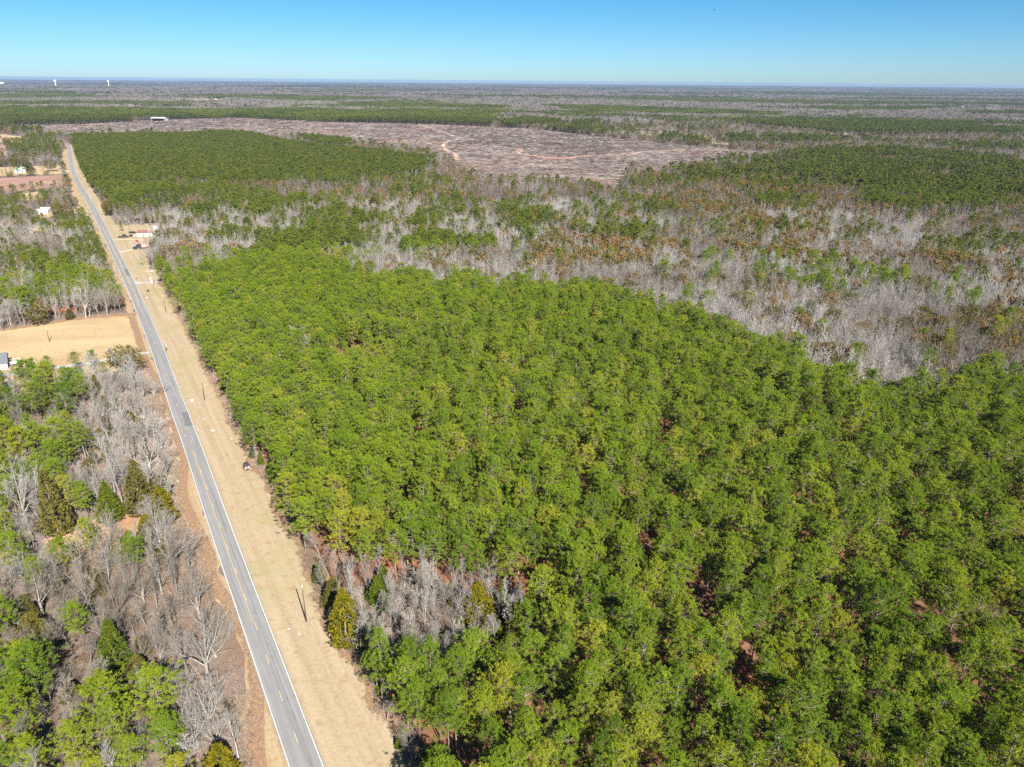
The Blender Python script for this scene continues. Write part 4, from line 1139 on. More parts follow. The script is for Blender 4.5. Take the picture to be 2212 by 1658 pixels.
# the mixed bottomland woods out to 2.3 km
def forest_cells(y0, y1, s, half):
    P = jitter_grid(-half, half, y0, y1, s, rg, j=.42)
    return P[sector(P, .06)]
BLOCK = [D['left_woods'], D['wood2'], D['wood3'], D['wood4'], D['hedge'], D['wood5'], D['front_pine'], D['mid_pine'], D['mid_clump']]
def mixed(P):
    r = np.linalg.norm(P, axis=1)
    ok = free(P, 9, 3.2)
    for b in BLOCK:
        ok &= ~inside(b, P)
    return P[ok]
for (y0, y1, s) in ((225, 520, 4.3), (520, 900, 5.2), (900, 1500, 6.6), (1500, 2400, 9.0)):
    P = mixed(forest_cells(y0, y1, s, y1 * .9))
    fb = fbm(P, 90)
    wp = .018 + .9 * np.clip(fb - .62, 0, 1)
    we = .06 + .9 * np.clip(fbm(P + 400, 60) - .60, 0, 1)
    far = P[:, 1] > 1150
    wp = np.where(far, .03 + 2.2 * np.clip(fbm(P + 91, 260) - .63, 0, 1), wp)
    wob = np.column_stack([fbm(P + 50, 38) - .5, fbm(P + 950, 38) - .5]) * np.clip(P[:, 1:] * .16, 40, 170)
    wob += rg.normal(size=P.shape) * np.clip(P[:, 1:] * .012, 3, 12)
    Q = P + wob
    for w, q in D['patch_pine']:
        k = inside(q, Q)
        wp[k] = np.where(fbm(P[k] + 7, 46) > .43, min(.95, w * 1.35), .07)
    for w, q in D['patch_evergreen']:
        k = inside(q, Q)
        we[k] = np.where(fbm(P[k] + 70, 40) > .42, w * 1.3, .08)
    for q in D['far_pine']:
        k = inside(q, P)
        wp[k] = .96
        we[k] = 0
    u = rg.uniform(0, 1, len(P))
    kp = u < wp
    ke = (u >= wp) & (u < wp + we)
    kb = u >= wp + we
    # crowded slender stems are thinned where pines crowd them
    put('pine', P[kp], rg.uniform(13, 19, kp.sum()), rg.uniform(3.3, 4.8, kp.sum()) * (1 if s < 6 else s / 6))
    put('evergreen', P[ke], rg.uniform(9.5, 14, ke.sum()), rg.uniform(3.2, 5.0, ke.sum()))
    put('slim', P[kb], rg.uniform(9, 14.5, kb.sum()), rg.uniform(2.4, 3.5, kb.sum()) * (1 if s < 6 else s / 5.5))
# hedgerow between the clearcut and the tan strip beyond it
e = densify(D['clearcut'][6:12], 5.5)
e = e + rg.normal(size=e.shape) * 2.5 + np.array([2, 7])
q = rg.uniform(0, 1, len(e))
put('slim', e[q < .5], rg.uniform(8, 14, (q < .5).sum()), 3.2)
put('evergreen', e[(q >= .5) & (q < .85)], rg.uniform(5, 9, ((q >= .5) & (q < .85)).sum()), 3.4)
put('pine', e[q >= .85], rg.uniform(10, 14, (q >= .85).sum()), 3.4)
# older plantations
for nm in ('mid_pine', 'mid_clump'):
    q = np.array(D[nm])
    P = jitter_grid(q[:, 0].min(), q[:, 0].max(), q[:, 1].min(), q[:, 1].max(), 5.6, rg)
    P = P[inside(q, P) & free(P, 9, 3)]
    put('plant', P, rg.normal(13, 1.2, len(P)), rg.uniform(2.9, 3.8, len(P)))

# ------------------------------------------------------------------ single trees
K = np.array([t[0] for t in S])
XY = np.array([(t[1], t[2]) for t in S])
HH = np.array([t[3] for t in S])
RR = np.array([t[4] for t in S])
DIST = np.hypot(np.linalg.norm(XY, axis=1), CAM_H)
_, U_, V_ = view(np.column_stack([XY, HH * .8]))
INV = (np.abs(U_) < .497) & (np.abs(V_) < .372)
n_hand = {}
for t in HAND:
    n_hand[t[0]] = n_hand.get(t[0], 0) + 1
def nearest(kind, n):
    k = np.where((K == kind) & INV)[0]
    return k[np.argsort(DIST[k] / HH[k] ** .5)][:n]
pick = {}
pick['pine'] = nearest('pine', 300 - n_hand['pine'])
pick['oak'] = nearest('oak', 60)
pick['slim'] = nearest('slim', 300 - n_hand['slim'] - n_hand['oak'] - n_hand['snag'] - len(pick['oak']))
pick['evergreen'] = nearest('evergreen', 110)
pick['cedar'] = nearest('cedar', 60)
pick['cedar_brown'] = nearest('cedar_brown', 60)
single = np.zeros(len(S), bool)
for v in pick.values():
    single[v] = True

NAME = {'pine': 'pine_tree', 'oak': 'bare_tree', 'slim': 'bare_tree', 'snag': 'bare_tree', 'cedar': 'cedar_tree', 'cedar_brown': 'cedar_tree', 'cedar_gold': 'cedar_tree', 'evergreen': 'evergreen_tree'}
CATE = {'pine': 'pine tree', 'oak': 'bare tree', 'slim': 'bare tree', 'snag': 'dead tree', 'cedar': 'cedar', 'cedar_brown': 'cedar', 'cedar_gold': 'cedar', 'evergreen': 'evergreen'}
tint_rg = np.random.default_rng(5)
NEWTREES = []
def plant_tree(kind, x, y, h, w, i):
    tm, cm, h0, r0 = TREE[kind][i % len(TREE[kind])][:4]
    root = empty(NAME[kind], (x, y, 0), tint_rg.uniform(0, 6.28))
    sz = h / h0
    sx = (w / 2) / r0
    lim = .62 if kind in ('oak', 'slim', 'snag') else .55
    sx = min(max(sx, sz * lim), sz * 1.75)
    root.scale = (sx, sx, sz)
    ta = link(bpy.data.objects.new('trunk', tm), root)
    ca = link(bpy.data.objects.new('crown', cm), root)
    if kind == 'pine':
        k = int(tint_rg.integers(0, 3))
        a = tint_rg.uniform(.95, 1.05)
        ca.color = [(1.12 * a, 1.02 * a, a, 1), (a * .97, a, a, 1), (.78 * a, .85 * a, .9 * a, 1)][k]
        root['tint'] = ('yellow-green', 'bright green', 'deep green')[k]
    NEWTREES.append((kind, root, x, y, h, w))
    return root

for i, (kind, x, y, h, w) in enumerate(HAND):
    if kind == 'pine':
        w = min(w, 10.5, max(5.0, h * .62))
        h = min(max(h, 5), 19)
    if kind in ('cedar', 'cedar_brown', 'cedar_gold'):
        w = min(w, h * .95, 9)
    if kind in ('oak',):
        h = min(h, 21)
        w = min(w, 17)
    plant_tree(kind, x, y, h, w, i)
for kind, ks in pick.items():
    for j in ks:
        plant_tree(kind, XY[j, 0], XY[j, 1], HH[j], RR[j] * 2, int(j))

# labels: look, place, and where needed the rank in that place
ORD = ['nearest', 'second nearest', 'third nearest', 'fourth nearest', 'fifth nearest', 'sixth nearest', 'seventh nearest', 'eighth nearest', 'ninth nearest', 'tenth nearest', 'eleventh nearest', 'twelfth nearest', 'thirteenth nearest', 'fourteenth nearest', 'fifteenth nearest', 'sixteenth nearest', 'seventeenth nearest', 'eighteenth nearest', 'nineteenth nearest', 'twentieth nearest'] + ['%s nearest' % w for w in ('21st', '22nd', '23rd', '24th', '25th', '26th', '27th', '28th', '29th', '30th', '31st', '32nd', '33rd', '34th', '35th', '36th', '37th', '38th', '39th', '40th')]
RXY = np.array([(a[2], a[3]) for a in NEWTREES])
RD = seg_dist(ROADP, RXY)
RX = np.interp(RXY[:, 1], ROADP[:, 1], ROADP[:, 0])
def zone(kind, x, y, rx, rd):
    p = np.array([[x, y]])
    if x < rx:
        if y < 150: return 'woods at the lower left corner'
        if y < 200: return 'woods left of the road below the clearing' if rd > 24 else 'left roadside below the golden cedar'
        if y < 262: return 'woods left of the road across from the jeep'
        if y < 330: return 'woods just below the hay field'
        if y < 420: return 'far edge of the hay field'
        return 'woods left of the road beyond the hay field'
    if inside(clump_zone, p)[0]:
        return 'bare clump beside the nearest pole'
    if inside(D['front_pine'], p)[0]:
        if seg_dist(D['pine_edge'], p)[0] < 8:
            return 'plantation edge beside the nearest pole' if y < 165 else ('plantation edge beside the jeep' if y < 300 else 'plantation edge past the jeep')
        c = 'left' if x < 22 else ('middle' if x < 62 else 'right')
        if y < 112: return 'bottom %s of the view' % c
        if y < 128: return 'plantation just above the bottom %s' % c
        if y < 146: return 'lower %s of the plantation' % c
        if y < 165: return 'plantation level with the nearest pole, %s' % c
        return 'plantation above the bare clump, %s' % c
    if x < -170 and y > 420: return 'yard by the red-roofed mobile home'
    c = 'left' if x < 60 else ('middle' if x < 150 else 'right')
    return 'grey woods behind the plantation, %s' % c
LOOK = {'pine': ('tall green pine', 'green pine', 'small green pine'), 'oak': ('big spreading bare tree', 'spreading bare tree', 'low spreading bare tree'), 'slim': ('tall slender bare tree', 'slender bare grey tree', 'small thin bare tree'), 'snag': ('white dead snag',) * 3, 'cedar': ('tall dark green cedar', 'dark green cedar', 'small dark green cedar'), 'cedar_brown': ('tall bronze-green cedar', 'bronze-green cedar', 'small bronze-green cedar'), 'cedar_gold': ('golden-green cedar',) * 3, 'evergreen': ('tall olive evergreen', 'olive evergreen', 'small olive evergreen')}
groups = {}
for (kind, root, x, y, h, w), rx, rd in zip(NEWTREES, RX, RD):
    hi, lo = {'pine': (17.2, 12.5), 'oak': (15, 9), 'slim': (12.5, 8.5)}.get(kind, (9, 5.5))
    lkk = LOOK[kind]
    if kind == 'pine':
        tn = root['tint']
        lkk = ('tall %s pine' % tn, '%s pine' % tn, 'small %s pine' % tn)
        del root['tint']
    look = lkk[0 if h > hi else (2 if h < lo else 1)]
    zn = zone(kind, x, y, rx, rd)
    groups.setdefault((look, zn), []).append((math.hypot(x, y), root, CATE[kind]))
for (look, zn), L in groups.items():
    L.sort(key=lambda a: a[0])
    prep = 'at the' if zn.startswith(('plantation edge', 'far edge', 'bottom', 'left road')) else 'in the'
    for i, (_, root, c) in enumerate(L):
        if len(L) == 1:
            lb = f'{look} {prep} {zn}'
        elif len(L) <= 40:
            lb = f'{look} {prep} {zn}, {ORD[i]}'
        else:
            lb = f'{look} {prep} {zn}'
        tag(root, lb, c, f'{c}s {prep} {zn}')

# ------------------------------------------------------------------ the rest of each kind, as masses
def lod_mesh(kind, n, fn, mats):
    return [both(*fn(i), f'{kind}_{i}', mats) for i in range(n)]
pine_near = [both(t[4], t[5], f'pine_near_{i}', ['pinebark', 'pine']) for i, t in enumerate(TREE['pine'])]
pine_mid = lod_mesh('pine_mid', 6, lambda i: make_pine(500 + i, 17, 3.8, .40, 84, 5, 6, .66, True, 4, width=.13), ['pinebark', 'pine_mid'])
pine_far = lod_mesh('pine_far', 5, lambda i: make_pine(520 + i, 17, 3.8, .42, 42, 3, 4, 1.15, False, 3, width=.24), ['pinebark', 'pine_dark'])
plant_far = lod_mesh('plantation_pine', 6, lambda i: make_pine(540 + i, 13, 3.4, .35, 54, 3, 5, 1.0, False, 3, width=.22), ['pinebark', 'pine_dark'])
slim_near = [both(t[4], t[5], f'slim_near_{i}', ['bark', 'twig']) for i, t in enumerate(TREE['slim'])]
slim_mid = lod_mesh('slim_mid', 7, lambda i: make_bare(600 + i, 13, .85 if i % 3 else 1.0, 'slim' if i % 2 else 'oak', 2, 1.5) if i != 2 else make_bare(602, 13, 1.1, 'slim', 2, 1.4), ['bark', 'twig'])
slim_far = lod_mesh('slim_far', 6, lambda i: make_bare(620 + i, 13, .95, 'slim', 1, 3.0), ['twig_far', 'twig_far'])
ever_mid = lod_mesh('evergreen_mid', 4, lambda i: make_broadleaf(640 + i, 10, 3.4, .15, 44, 5, 5, .8), ['bark', 'evergreen'])
cedar_near = [both(t[4], t[5], f'cedar_near_{i}', ['pinebark', 'cedar']) for i, t in enumerate(TREE['cedar'])]
cedarb_near = [both(t[4], t[5], f'cedar_brown_near_{i}', ['pinebark', 'cedar_brown']) for i, t in enumerate(TREE['cedar_brown'])]
def rest(kind, lo, hi, name, protos, h0, r0, label, cat):
    k = np.where((K == kind) & ~single & (DIST >= lo) & (DIST < hi))[0]
    if len(k):
        print('mass', name, len(k))
        mass(name, protos, XY[k], rng.uniform(0, 6.28, len(k)), RR[k] / r0, label, cat, scz=HH[k] / h0)
rest('pine', 0, 540, 'pine_plantation', pine_near, 17, 3.9, 'the rest of the green pine plantation east of the road', 'pine forest')
rest('pine', 540, 950, 'middle_pines', pine_mid, 17, 3.8, 'green pines scattered through the grey bottomland woods', 'pine forest')
rest('pine', 950, 1e9, 'distant_pines', pine_far, 17, 3.8, 'scattered dark green pines among the distant grey woods', 'pine forest')
rest('plant', 0, 1e9, 'far_pine_plantation', plant_far, 13, 3.4, 'dense dark green pine plantation beside the far bend of the road', 'pine forest')
rest('oak', 0, 1e9, 'spreading_bare_woods', [both(t[4], t[5], f'oak_near_{i}', ['bark', 'twig']) for i, t in enumerate(TREE['oak'])], 14, 6.2, 'spreading bare trees deep in the woods west of the road', 'bare woods')
rest('slim', 0, 330, 'near_bare_woods', slim_near, 14, 3.0, 'thin bare trees filling the near woods', 'bare woods')
rest('slim', 330, 760, 'bare_woods', slim_mid, 13, 2.9, 'pale grey leafless bottomland woods behind the pine plantation', 'bare woods')
rest('slim', 760, 1e9, 'distant_bare_woods', slim_far, 13, 3.1, 'distant grey leafless woods round the clearcut', 'bare woods')
rest('evergreen', 0, 1e9, 'evergreen_woods', ever_mid, 10, 3.4, 'olive-brown evergreens scattered through the grey woods', 'evergreen woods')
rest('cedar', 0, 1e9, 'cedar_undergrowth', cedar_near, 10, 2.5, 'small green cedars under the plantation edge', 'undergrowth')
rest('cedar_brown', 0, 1e9, 'bronze_cedar_undergrowth', cedarb_near, 10, 2.9, 'small bronze cedars under the bare trees west of the road', 'undergrowth')

# brush under the woods and at their edges
shr = [make_shrub(700 + i, 1.7, 1.3).mesh(f'brush_{i}', ['twig_red']) for i in range(5)]
e1 = densify(D['pine_edge'], .8)
e1 = np.concatenate([e1 + rg.normal(size=e1.shape) * .9 + np.array([.7, .3]) for _ in range(2)])
lw = densify(D['left_woods'][4:18], .9)
lw = np.concatenate([lw + rg.normal(size=lw.shape) * 1.2 + np.array([-1.6, -.4]) for _ in range(2)])
P = jitter_grid(-240, -30, 60, 300, 2.1, rg, j=.48)
P = P[inside(D['left_woods'], P) & free(P, 8, 1.0)]
w2 = densify(D['wood2'], 2.2)
w2 = w2 + rg.normal(size=w2.shape) * 1.6
P2 = jitter_grid(-60, 15, 110, 170, 1.7, rg)
P2 = P2[inside(clump_zone, P2)]
allp = np.concatenate([e1, lw[seg_dist(ROADP, lw) > 6.0], P, w2[seg_dist(ROADP, w2) > 9], P2])
mass('undergrowth', shr, allp, rng.uniform(0, 6.28, len(allp)), rng.uniform(.45, 1.25, len(allp)), 'reddish brown leafless brush under the trees and along the wood edges', 'undergrowth')
# green seedlings in the brushy clearing and verge edge
sd = [both(*make_cedar(720 + i, 1.4, .9, n=90, blades=6, tsize=.4, conic=.5), f'seedling_{i}', ['pinebark', 'pine']) for i in range(3)]
q = np.array(D['left_woods_clearing'])
P = np.column_stack([rg.uniform(q[:, 0].min(), q[:, 0].max(), 60), rg.uniform(q[:, 1].min(), q[:, 1].max(), 60)])
P = P[inside(q, P) & (fbm(P, 6) > .52)]
mass('green_seedlings', sd, P, rng.uniform(0, 6.28, len(P)), rng.uniform(.5, 1.2, len(P)), 'low green pine seedlings in the brushy clearing', 'seedlings')

# clearcut slash
sl = [make_slash(740 + i).mesh(f'slash_{i}', ['slash']) for i in range(6)]
q = np.array(D['clearcut'])
P = jitter_grid(q[:, 0].min(), q[:, 0].max(), q[:, 1].min(), q[:, 1].max(), 6.6, rg, j=.48)
P = P[inside(q, P) & sector(P, .04)]
k = np.ones(len(P), bool)
for w, cr_ in D['clay_roads']:
    k &= seg_dist(cr_, P) > w * .5 + 2
P = P[k]
P = P[rg.uniform(0, 1, len(P)) < .35 + .6 * fbm(P, 70)]
mass('logging_debris', sl, P, rng.uniform(-.6, .6, len(P)), rng.uniform(.7, 1.7, len(P)), 'grey logging slash and stumps strewn over the clearcut', 'debris')
print('debris', len(P))
# a few standing trees left in and round the clearcut come with the mixed woods

# ------------------------------------------------------------------ forest to the horizon, in stands
def stand(seed, kind, size=64., n=46):
    rg2 = np.random.default_rng(seed)
    a = Acc()
    pts = jitter_grid(-size / 2, size / 2, -size / 2, size / 2, size / math.sqrt(n), rg2, j=.45)
    for p in pts:
        k = kind
        if kind == 'mix':
            k = 'pine' if rg2.uniform() < .4 else 'bare'
        if kind == 'bare' and rg2.uniform() < .035:
            k = 'pine'
        if k == 'pine':
            tr, cr = make_pine(int(rg2.integers(1e6)), rg2.uniform(12, 17), rg2.uniform(4.2, 5.4), .25, 15, 2, 3, 2.3, False, 3, width=.34)
            a.merge(cr, (p[0], p[1], 0), dm=1)
            a.merge(tr, (p[0], p[1], 0))
        else:
            h = rg2.uniform(11, 16)
            nn = 60
            b = np.stack([rg2.normal(size=nn) * .5, rg2.normal(size=nn) * .5, rg2.uniform(.15, .75, nn) * h], 1)
            v = unit(np.stack([rg2.normal(size=nn) * .6, rg2.normal(size=nn) * .6, np.full(nn, .9)], 1)) * h * rg2.uniform(.25, .5, (nn, 1))
            s_ = unit(np.cross(v, rg2.normal(size=v.shape))) * .26
            b += np.array([p[0], p[1], 0])
            vv = np.stack([b - s_, b + s_, b + v], 1).reshape(-1, 3)
            kk = np.arange(nn) * 3
            a.add(vv, np.stack([kk, kk + 1, kk + 2], 1), 0)
            tube(a, [(p[0], p[1], 0), (p[0], p[1], h * .9)], [.3, .1], 3)
    return a
ST = {k: [stand(800 + 10 * j + i, k).mesh(f'stand_{k}_{i}', ['twig_far', 'pine_dark']) for i in range(3)] for j, k in enumerate(('pine', 'bare', 'mix'))}
zones = []
for y0, y1, s, sc in ((2400, 5200, 62, 1.0), (5200, 11000, 170, 2.8), (11000, 32000, 430, 7.0)):
    P = jitter_grid(-y1 * .82, y1 * .82, y0, y1, s, rg, j=.15)
    P = P[sector(P, .05)]
    ok = np.ones(len(P), bool)
    for q in D['far_field'] + D['pale_field'] + [D['clearcut']]:
        ok &= ~inside(q, P)
    zones.append((P[ok], np.full(ok.sum(), sc)))
P = np.concatenate([z[0] for z in zones])
sc = np.concatenate([z[1] for z in zones])
A = np.column_stack([P[:, 0] * .35, P[:, 1]])           # stands stretch east and west
nb = fbm(A, 620) + .25 * (fbm(A + 999, 210) - .5)
u = rg.uniform(-.05, .05, len(P)) + nb
kp = u > .69
km = (u > .62) & ~kp
gap = (fbm(A + 3000, 900) > .74) & (P[:, 1] > 3200)
for q in D['far_pine']:
    k = inside(q, P)
    kp[k] = True
    km[k] = False
    gap[k] = False
kb = ~kp & ~km & ~gap
for k, kind, nm, lb in ((kp & ~gap, 'pine', 'horizon_pine_forest', 'dark green pine stands reaching to the horizon'), (km & ~gap, 'mix', 'horizon_mixed_forest', 'mixed pine and bare stands reaching to the horizon'), (kb, 'bare', 'horizon_bare_forest', 'grey leafless woods reaching to the horizon')):
    print(nm, k.sum())
    mass(nm, ST[kind], P[k], rng.integers(0, 4, k.sum()) * 1.5708, sc[k] * 1.05, lb, 'forest', scz=np.ones(k.sum()) * rng.uniform(.85, 1.1, k.sum()))

# ------------------------------------------------------------------ built things: helpers
def bm_box(bm, c, s, taper=1.0, rz=0.0):
    vs = []
    for dz in (-1, 1):
        k = taper if dz > 0 else 1.0
        for dx, dy in ((-1, -1), (1, -1), (1, 1), (-1, 1)):
            x, y = dx * s[0] / 2 * k, dy * s[1] / 2 * k
            vs.append(bm.verts.new((c[0] + x * math.cos(rz) - y * math.sin(rz), c[1] + x * math.sin(rz) + y * math.cos(rz), c[2] + dz * s[2] / 2)))
    for f in ((3, 2, 1, 0), (4, 5, 6, 7), (0, 1, 5, 4), (1, 2, 6, 5), (2, 3, 7, 6), (3, 0, 4, 7)):
        bm.faces.new([vs[i] for i in f])

def bm_prism(bm, prof, y0, y1):
    a = [bm.verts.new((x, y0, z)) for x, z in prof]
    b = [bm.verts.new((x, y1, z)) for x, z in prof]
    n = len(prof)
    bm.faces.new(a)
    bm.faces.new(b[::-1])
    for i in range(n):
        bm.faces.new((a[i], b[i], b[(i + 1) % n], a[(i + 1) % n]))

def bm_loft(bm, lo, hi, z0, z1):
    """lo, hi: (x0, x1, half width)"""
    a = [bm.verts.new(p) for p in ((lo[0], -lo[2], z0), (lo[1], -lo[2], z0), (lo[1], lo[2], z0), (lo[0], lo[2], z0))]
    b = [bm.verts.new(p) for p in ((hi[0], -hi[2], z1), (hi[1], -hi[2], z1), (hi[1], hi[2], z1), (hi[0], hi[2], z1))]
    bm.faces.new(a[::-1])
    bm.faces.new(b)
    for i in range(4):
        bm.faces.new((a[i], a[(i + 1) % 4], b[(i + 1) % 4], b[i]))

def bm_cyl(bm, p0, p1, r0, r1=None, n=12):
    r1 = r0 if r1 is None else r1
    p0, p1 = Vector(p0), Vector(p1)
    q = (p1 - p0).to_track_quat('Z', 'Y')
    A, B = [], []
    for i in range(n):
        t = 2 * math.pi * i / n
        e = Vector((math.cos(t), math.sin(t), 0))
        A.append(bm.verts.new(p0 + q @ (e * r0)))
        B.append(bm.verts.new(p1 + q @ (e * r1)))
    for i in range(n):
        bm.faces.new((A[i], A[(i + 1) % n], B[(i + 1) % n], B[i]))
    bm.faces.new(A[::-1])
    bm.faces.new(B)

def part(name, parent, mat, build, bevel=0.0, smooth=False):
    bm = bmesh.new()
    build(bm)
    bmesh.ops.recalc_face_normals(bm, faces=bm.faces)
    if bevel:
        bmesh.ops.bevel(bm, geom=[e for e in bm.edges], offset=bevel, segments=2, affect='EDGES', clamp_overlap=True)
    me = bpy.data.meshes.new(name)
    bm.to_mesh(me)
    bm.free()
    if smooth:
        me.polygons.foreach_set('use_smooth', np.ones(len(me.polygons), bool))
    me.materials.append(M[mat])
    return link(bpy.data.objects.new(name, me), parent)

def wheel(parent, x, y, r, w, out=1, rim='galv'):
    t = part('wheel', parent, 'rubber', lambda b: bm_cyl(b, (x, y - w / 2, r), (x, y + w / 2, r), r, n=18), .03)
    part('rim', t, rim, lambda b: bm_cyl(b, (x, y + out * (w / 2 - .02), r), (x, y + out * (w / 2 + .025), r), r * .58, r * .5, 14))

def car(name, label, cat, loc, rz, paint, L=4.5, W=1.82, H=1.46, style='sedan', top=None):
    t = empty(name, (loc[0], loc[1], .06), rz)
    tag(t, label, cat)
    h = L / 2
    z = .92 if style == 'sedan' else 1.05
    if style == 'sedan':
        prof = [(-h, .38), (-h - .03, .62), (-h + .08, .88), (-h + .75, .95), (h - 1.35, .93), (h - .2, .78), (h, .60), (h - .02, .36), (h - .5, .26), (-h + .5, .26)]
        lo, hi = (-h + .55, h - 1.25, W * .46), (-h + 1.25, h - 2.15, W * .37)
    else:
        prof = [(-h, .42), (-h, .95), (-h + .05, 1.06), (h - 1.3, 1.05), (h - .12, 1.0), (h, .85), (h, .45), (h - .4, .36), (-h + .4, .36)]
        lo, hi = (-h + .08, h - 1.2, W * .47), (-h + .25, h - 1.62, W * .41)
        if style == 'pickup':
            lo, hi = (-h + 1.9, h - 1.25, W * .46), (-h + 2.1, h - 1.9, W * .39)
    part('body', t, paint, lambda b: bm_prism(b, prof, -W / 2, W / 2), .07)
    g = part('cabin', t, 'glass', lambda b: bm_loft(b, lo, hi, z - .03, H - .06))
    part('roof', t, top or paint, lambda b: bm_loft(b, (hi[0] - .05, hi[1] + .05, hi[2] + .03), (hi[0] + .04, hi[1] - .04, hi[2] - .05), H - .07, H), .02)
    for x in (hi[0] * .5 + hi[1] * .5,):
        for s in (-1, 1):
            part('door_pillar', t, paint, lambda b: bm_box(b, (x, s * (lo[2] + hi[2]) / 2, (z + H) / 2 - .04), (.12, .16, H - z - .02)))
    r = .33 if style == 'sedan' else .39
    for x in (-h + .82, h - .85):
        for s in (-1, 1):
            wheel(t, x, s * (W / 2 - .10), r, .24, s)
    for s in (-1, 1):
        part('headlight', t, 'light', lambda b: bm_box(b, (h - .01, s * W * .36, .70), (.08, .32, .16)), .02)
        part('taillight', t, 'taillight', lambda b: bm_box(b, (-h + .01, s * W * .38, .78), (.08, .26, .16)), .02)
    part('bumper', t, 'darkmetal' if style == 'jeep' else paint, lambda b: (bm_box(b, (h + .05, 0, .48), (.16, W * .94, .2)), bm_box(b, (-h - .05, 0, .48), (.16, W * .94, .2))), .03)
    if style == 'pickup':
        part('load_bed', t, 'darkmetal', lambda b: bm_box(b, (-h + .95, 0, 1.062), (1.7, W * .82, .02)))
    return t, h, W

# jeep parked on the grass, nose towards the viewer
jx, jy = D['jeep'][0]
jt, jh, jw = car('jeep', 'dark red jeep with black top parked on the roadside grass by the pines', 'jeep', (jx, jy), R(-62), 'darkred', 3.5, 1.84, 1.78, 'jeep', 'softtop')
part('hood_glare', jt, 'white', lambda b: (bm_box(b, (jh - .62, .42, 1.062), (.82, .5, .012)), bm_box(b, (jh - .66, -.42, 1.062), (.70, .36, .012))))  # sun glare on the hood, painted as two flat white panels
part('spare_wheel', jt, 'rubber', lambda b: bm_cyl(b, (-jh - .26, 0, 1.0), (-jh - .02, 0, 1.0), .38, n=18), .03)
for s in (-1, 1):
    part('fender', jt, 'softtop', lambda b: bm_box(b, (jh - .85, s * (jw / 2 + .02), .86), (1.05, .26, .10)), .03)
    part('fender', jt, 'softtop', lambda b: bm_box(b, (-jh + .82, s * (jw / 2 + .02), .86), (1.0, .24, .10)), .03)
    part('mirror', jt, 'black', lambda b: bm_box(b, (jh - 1.3, s * (jw / 2 + .12), 1.2), (.1, .2, .16)), .02)
part('windscreen_frame', jt, 'black', lambda b: bm_box(b, (jh - 1.36, 0, 1.40), (.05, jw * .86, .70)))
part('grille', jt, 'black', lambda b: bm_box(b, (jh + .012, 0, .78), (.03, jw * .5, .28)))

car('parked_car', 'black car parked left of the white one by the mobile home', 'car', D['car_dark'][0], R(100), 'black')
car('parked_car', 'white car with dark glass parked nearest the mobile home', 'car', D['car_white'][0], R(92), 'whitemetal')
car('parked_car', 'bright red car on the grass beyond the truck', 'car', D['car_red'][0], R(-60), 'red')
car('parked_car', 'small maroon car on the verge by the pines west of the road', 'car', D['car_far'][0], R(60), 'darkred')
lh = D['left_house']
car('pickup_truck', 'white pickup truck at the end of the dirt drive west of the road', 'pickup', (lh[1][0] + 6, lh[1][1] + 3), R(12), 'whitemetal', 5.6, 1.95, 1.85, 'pickup')
car('parked_car', 'dark blue car beside the white pickup west of the road', 'car', (lh[1][0] + 7, lh[1][1] - 4), R(10), 'navy')

# tractor and dump trailer in the drive
a, b_ = D['truck']
tx, ty = a[0] + 1.5, a[1] + .5
tk = empty('semi_truck', (tx, ty, .08), math.atan2(a[1] - b_[1] + 4.5, a[0] - b_[0]))
tag(tk, 'black semi truck with red tarp-covered dump trailer in the dirt drive', 'truck')
part('hood', tk, 'navy', lambda b: bm_prism(b, [(.1, .7), (0.2, 1.35), (-.6, 1.95), (-2.0, 2.15), (-2.0, .7)], -.95, .95), .1)
cabp = part('cab', tk, 'navy', lambda b: bm_prism(b, [(-2.0, .75), (-2.0, 2.1), (-2.45, 3.0), (-3.0, 3.35), (-4.4, 3.75), (-5.4, 3.85), (-5.4, .75)], -1.2, 1.2), .1)
part('windscreen', cabp, 'glass', lambda b: bm_prism(b, [(-1.975, 2.16), (-2.43, 2.95), (-2.48, 2.93), (-2.03, 2.14)], -1.02, 1.02))
for s in (-1, 1):
    part('side_window', cabp, 'glass', lambda b: bm_box(b, (-2.95, s * 1.205, 2.45), (.85, .03, .65)), .01)
    part('headlight', tk, 'light', lambda b: bm_box(b, (.06, s * .72, 1.02), (.14, .36, .26)), .03)
    part('fuel_tank', tk, 'chrome', lambda b: bm_cyl(b, (-4.9, s * 1.0, .72), (-3.0, s * 1.0, .72), .33, n=16), .02)
    part('exhaust_stack', tk, 'chrome', lambda b: bm_cyl(b, (-5.55, s * 1.0, 1.0), (-5.55, s * 1.0, 4.1), .09, n=10))
    part('mirror', tk, 'chrome', lambda b: bm_box(b, (-2.2, s * 1.38, 2.4), (.12, .22, .5)), .02)
part('bumper', tk, 'chrome', lambda b: bm_box(b, (.22, 0, .62), (.2, 2.3, .42)), .04)
part('grille', tk, 'chrome', lambda b: bm_box(b, (.17, 0, 1.12), (.08, .95, .62)), .02)
part('chassis', tk, 'darkmetal', lambda b: bm_box(b, (-6.2, 0, .9), (8.6, .95, .22)))
for s in (-1, 1):
    wheel(tk, -.75, s * 1.02, .52, .3, s, 'chrome')
    for x in (-6.3, -7.6, -13.2, -14.5):
        wheel(tk, x, s * .95, .52, .55, s, 'chrome')
trl = part('trailer', tk, 'red', lambda b: bm_prism(b, [(-6.0, 1.25), (-5.75, 3.2), (-16.2, 3.2), (-16.0, 1.5), (-14.8, 1.1), (-8.0, 1.1)], -1.25, 1.25), .05)
part('tarp', trl, 'tarp', lambda b: bm_prism(b, [(-6.0, 3.21), (-6.3, 3.42), (-13.2, 3.42), (-13.4, 3.21)], -1.12, 1.12), .05)
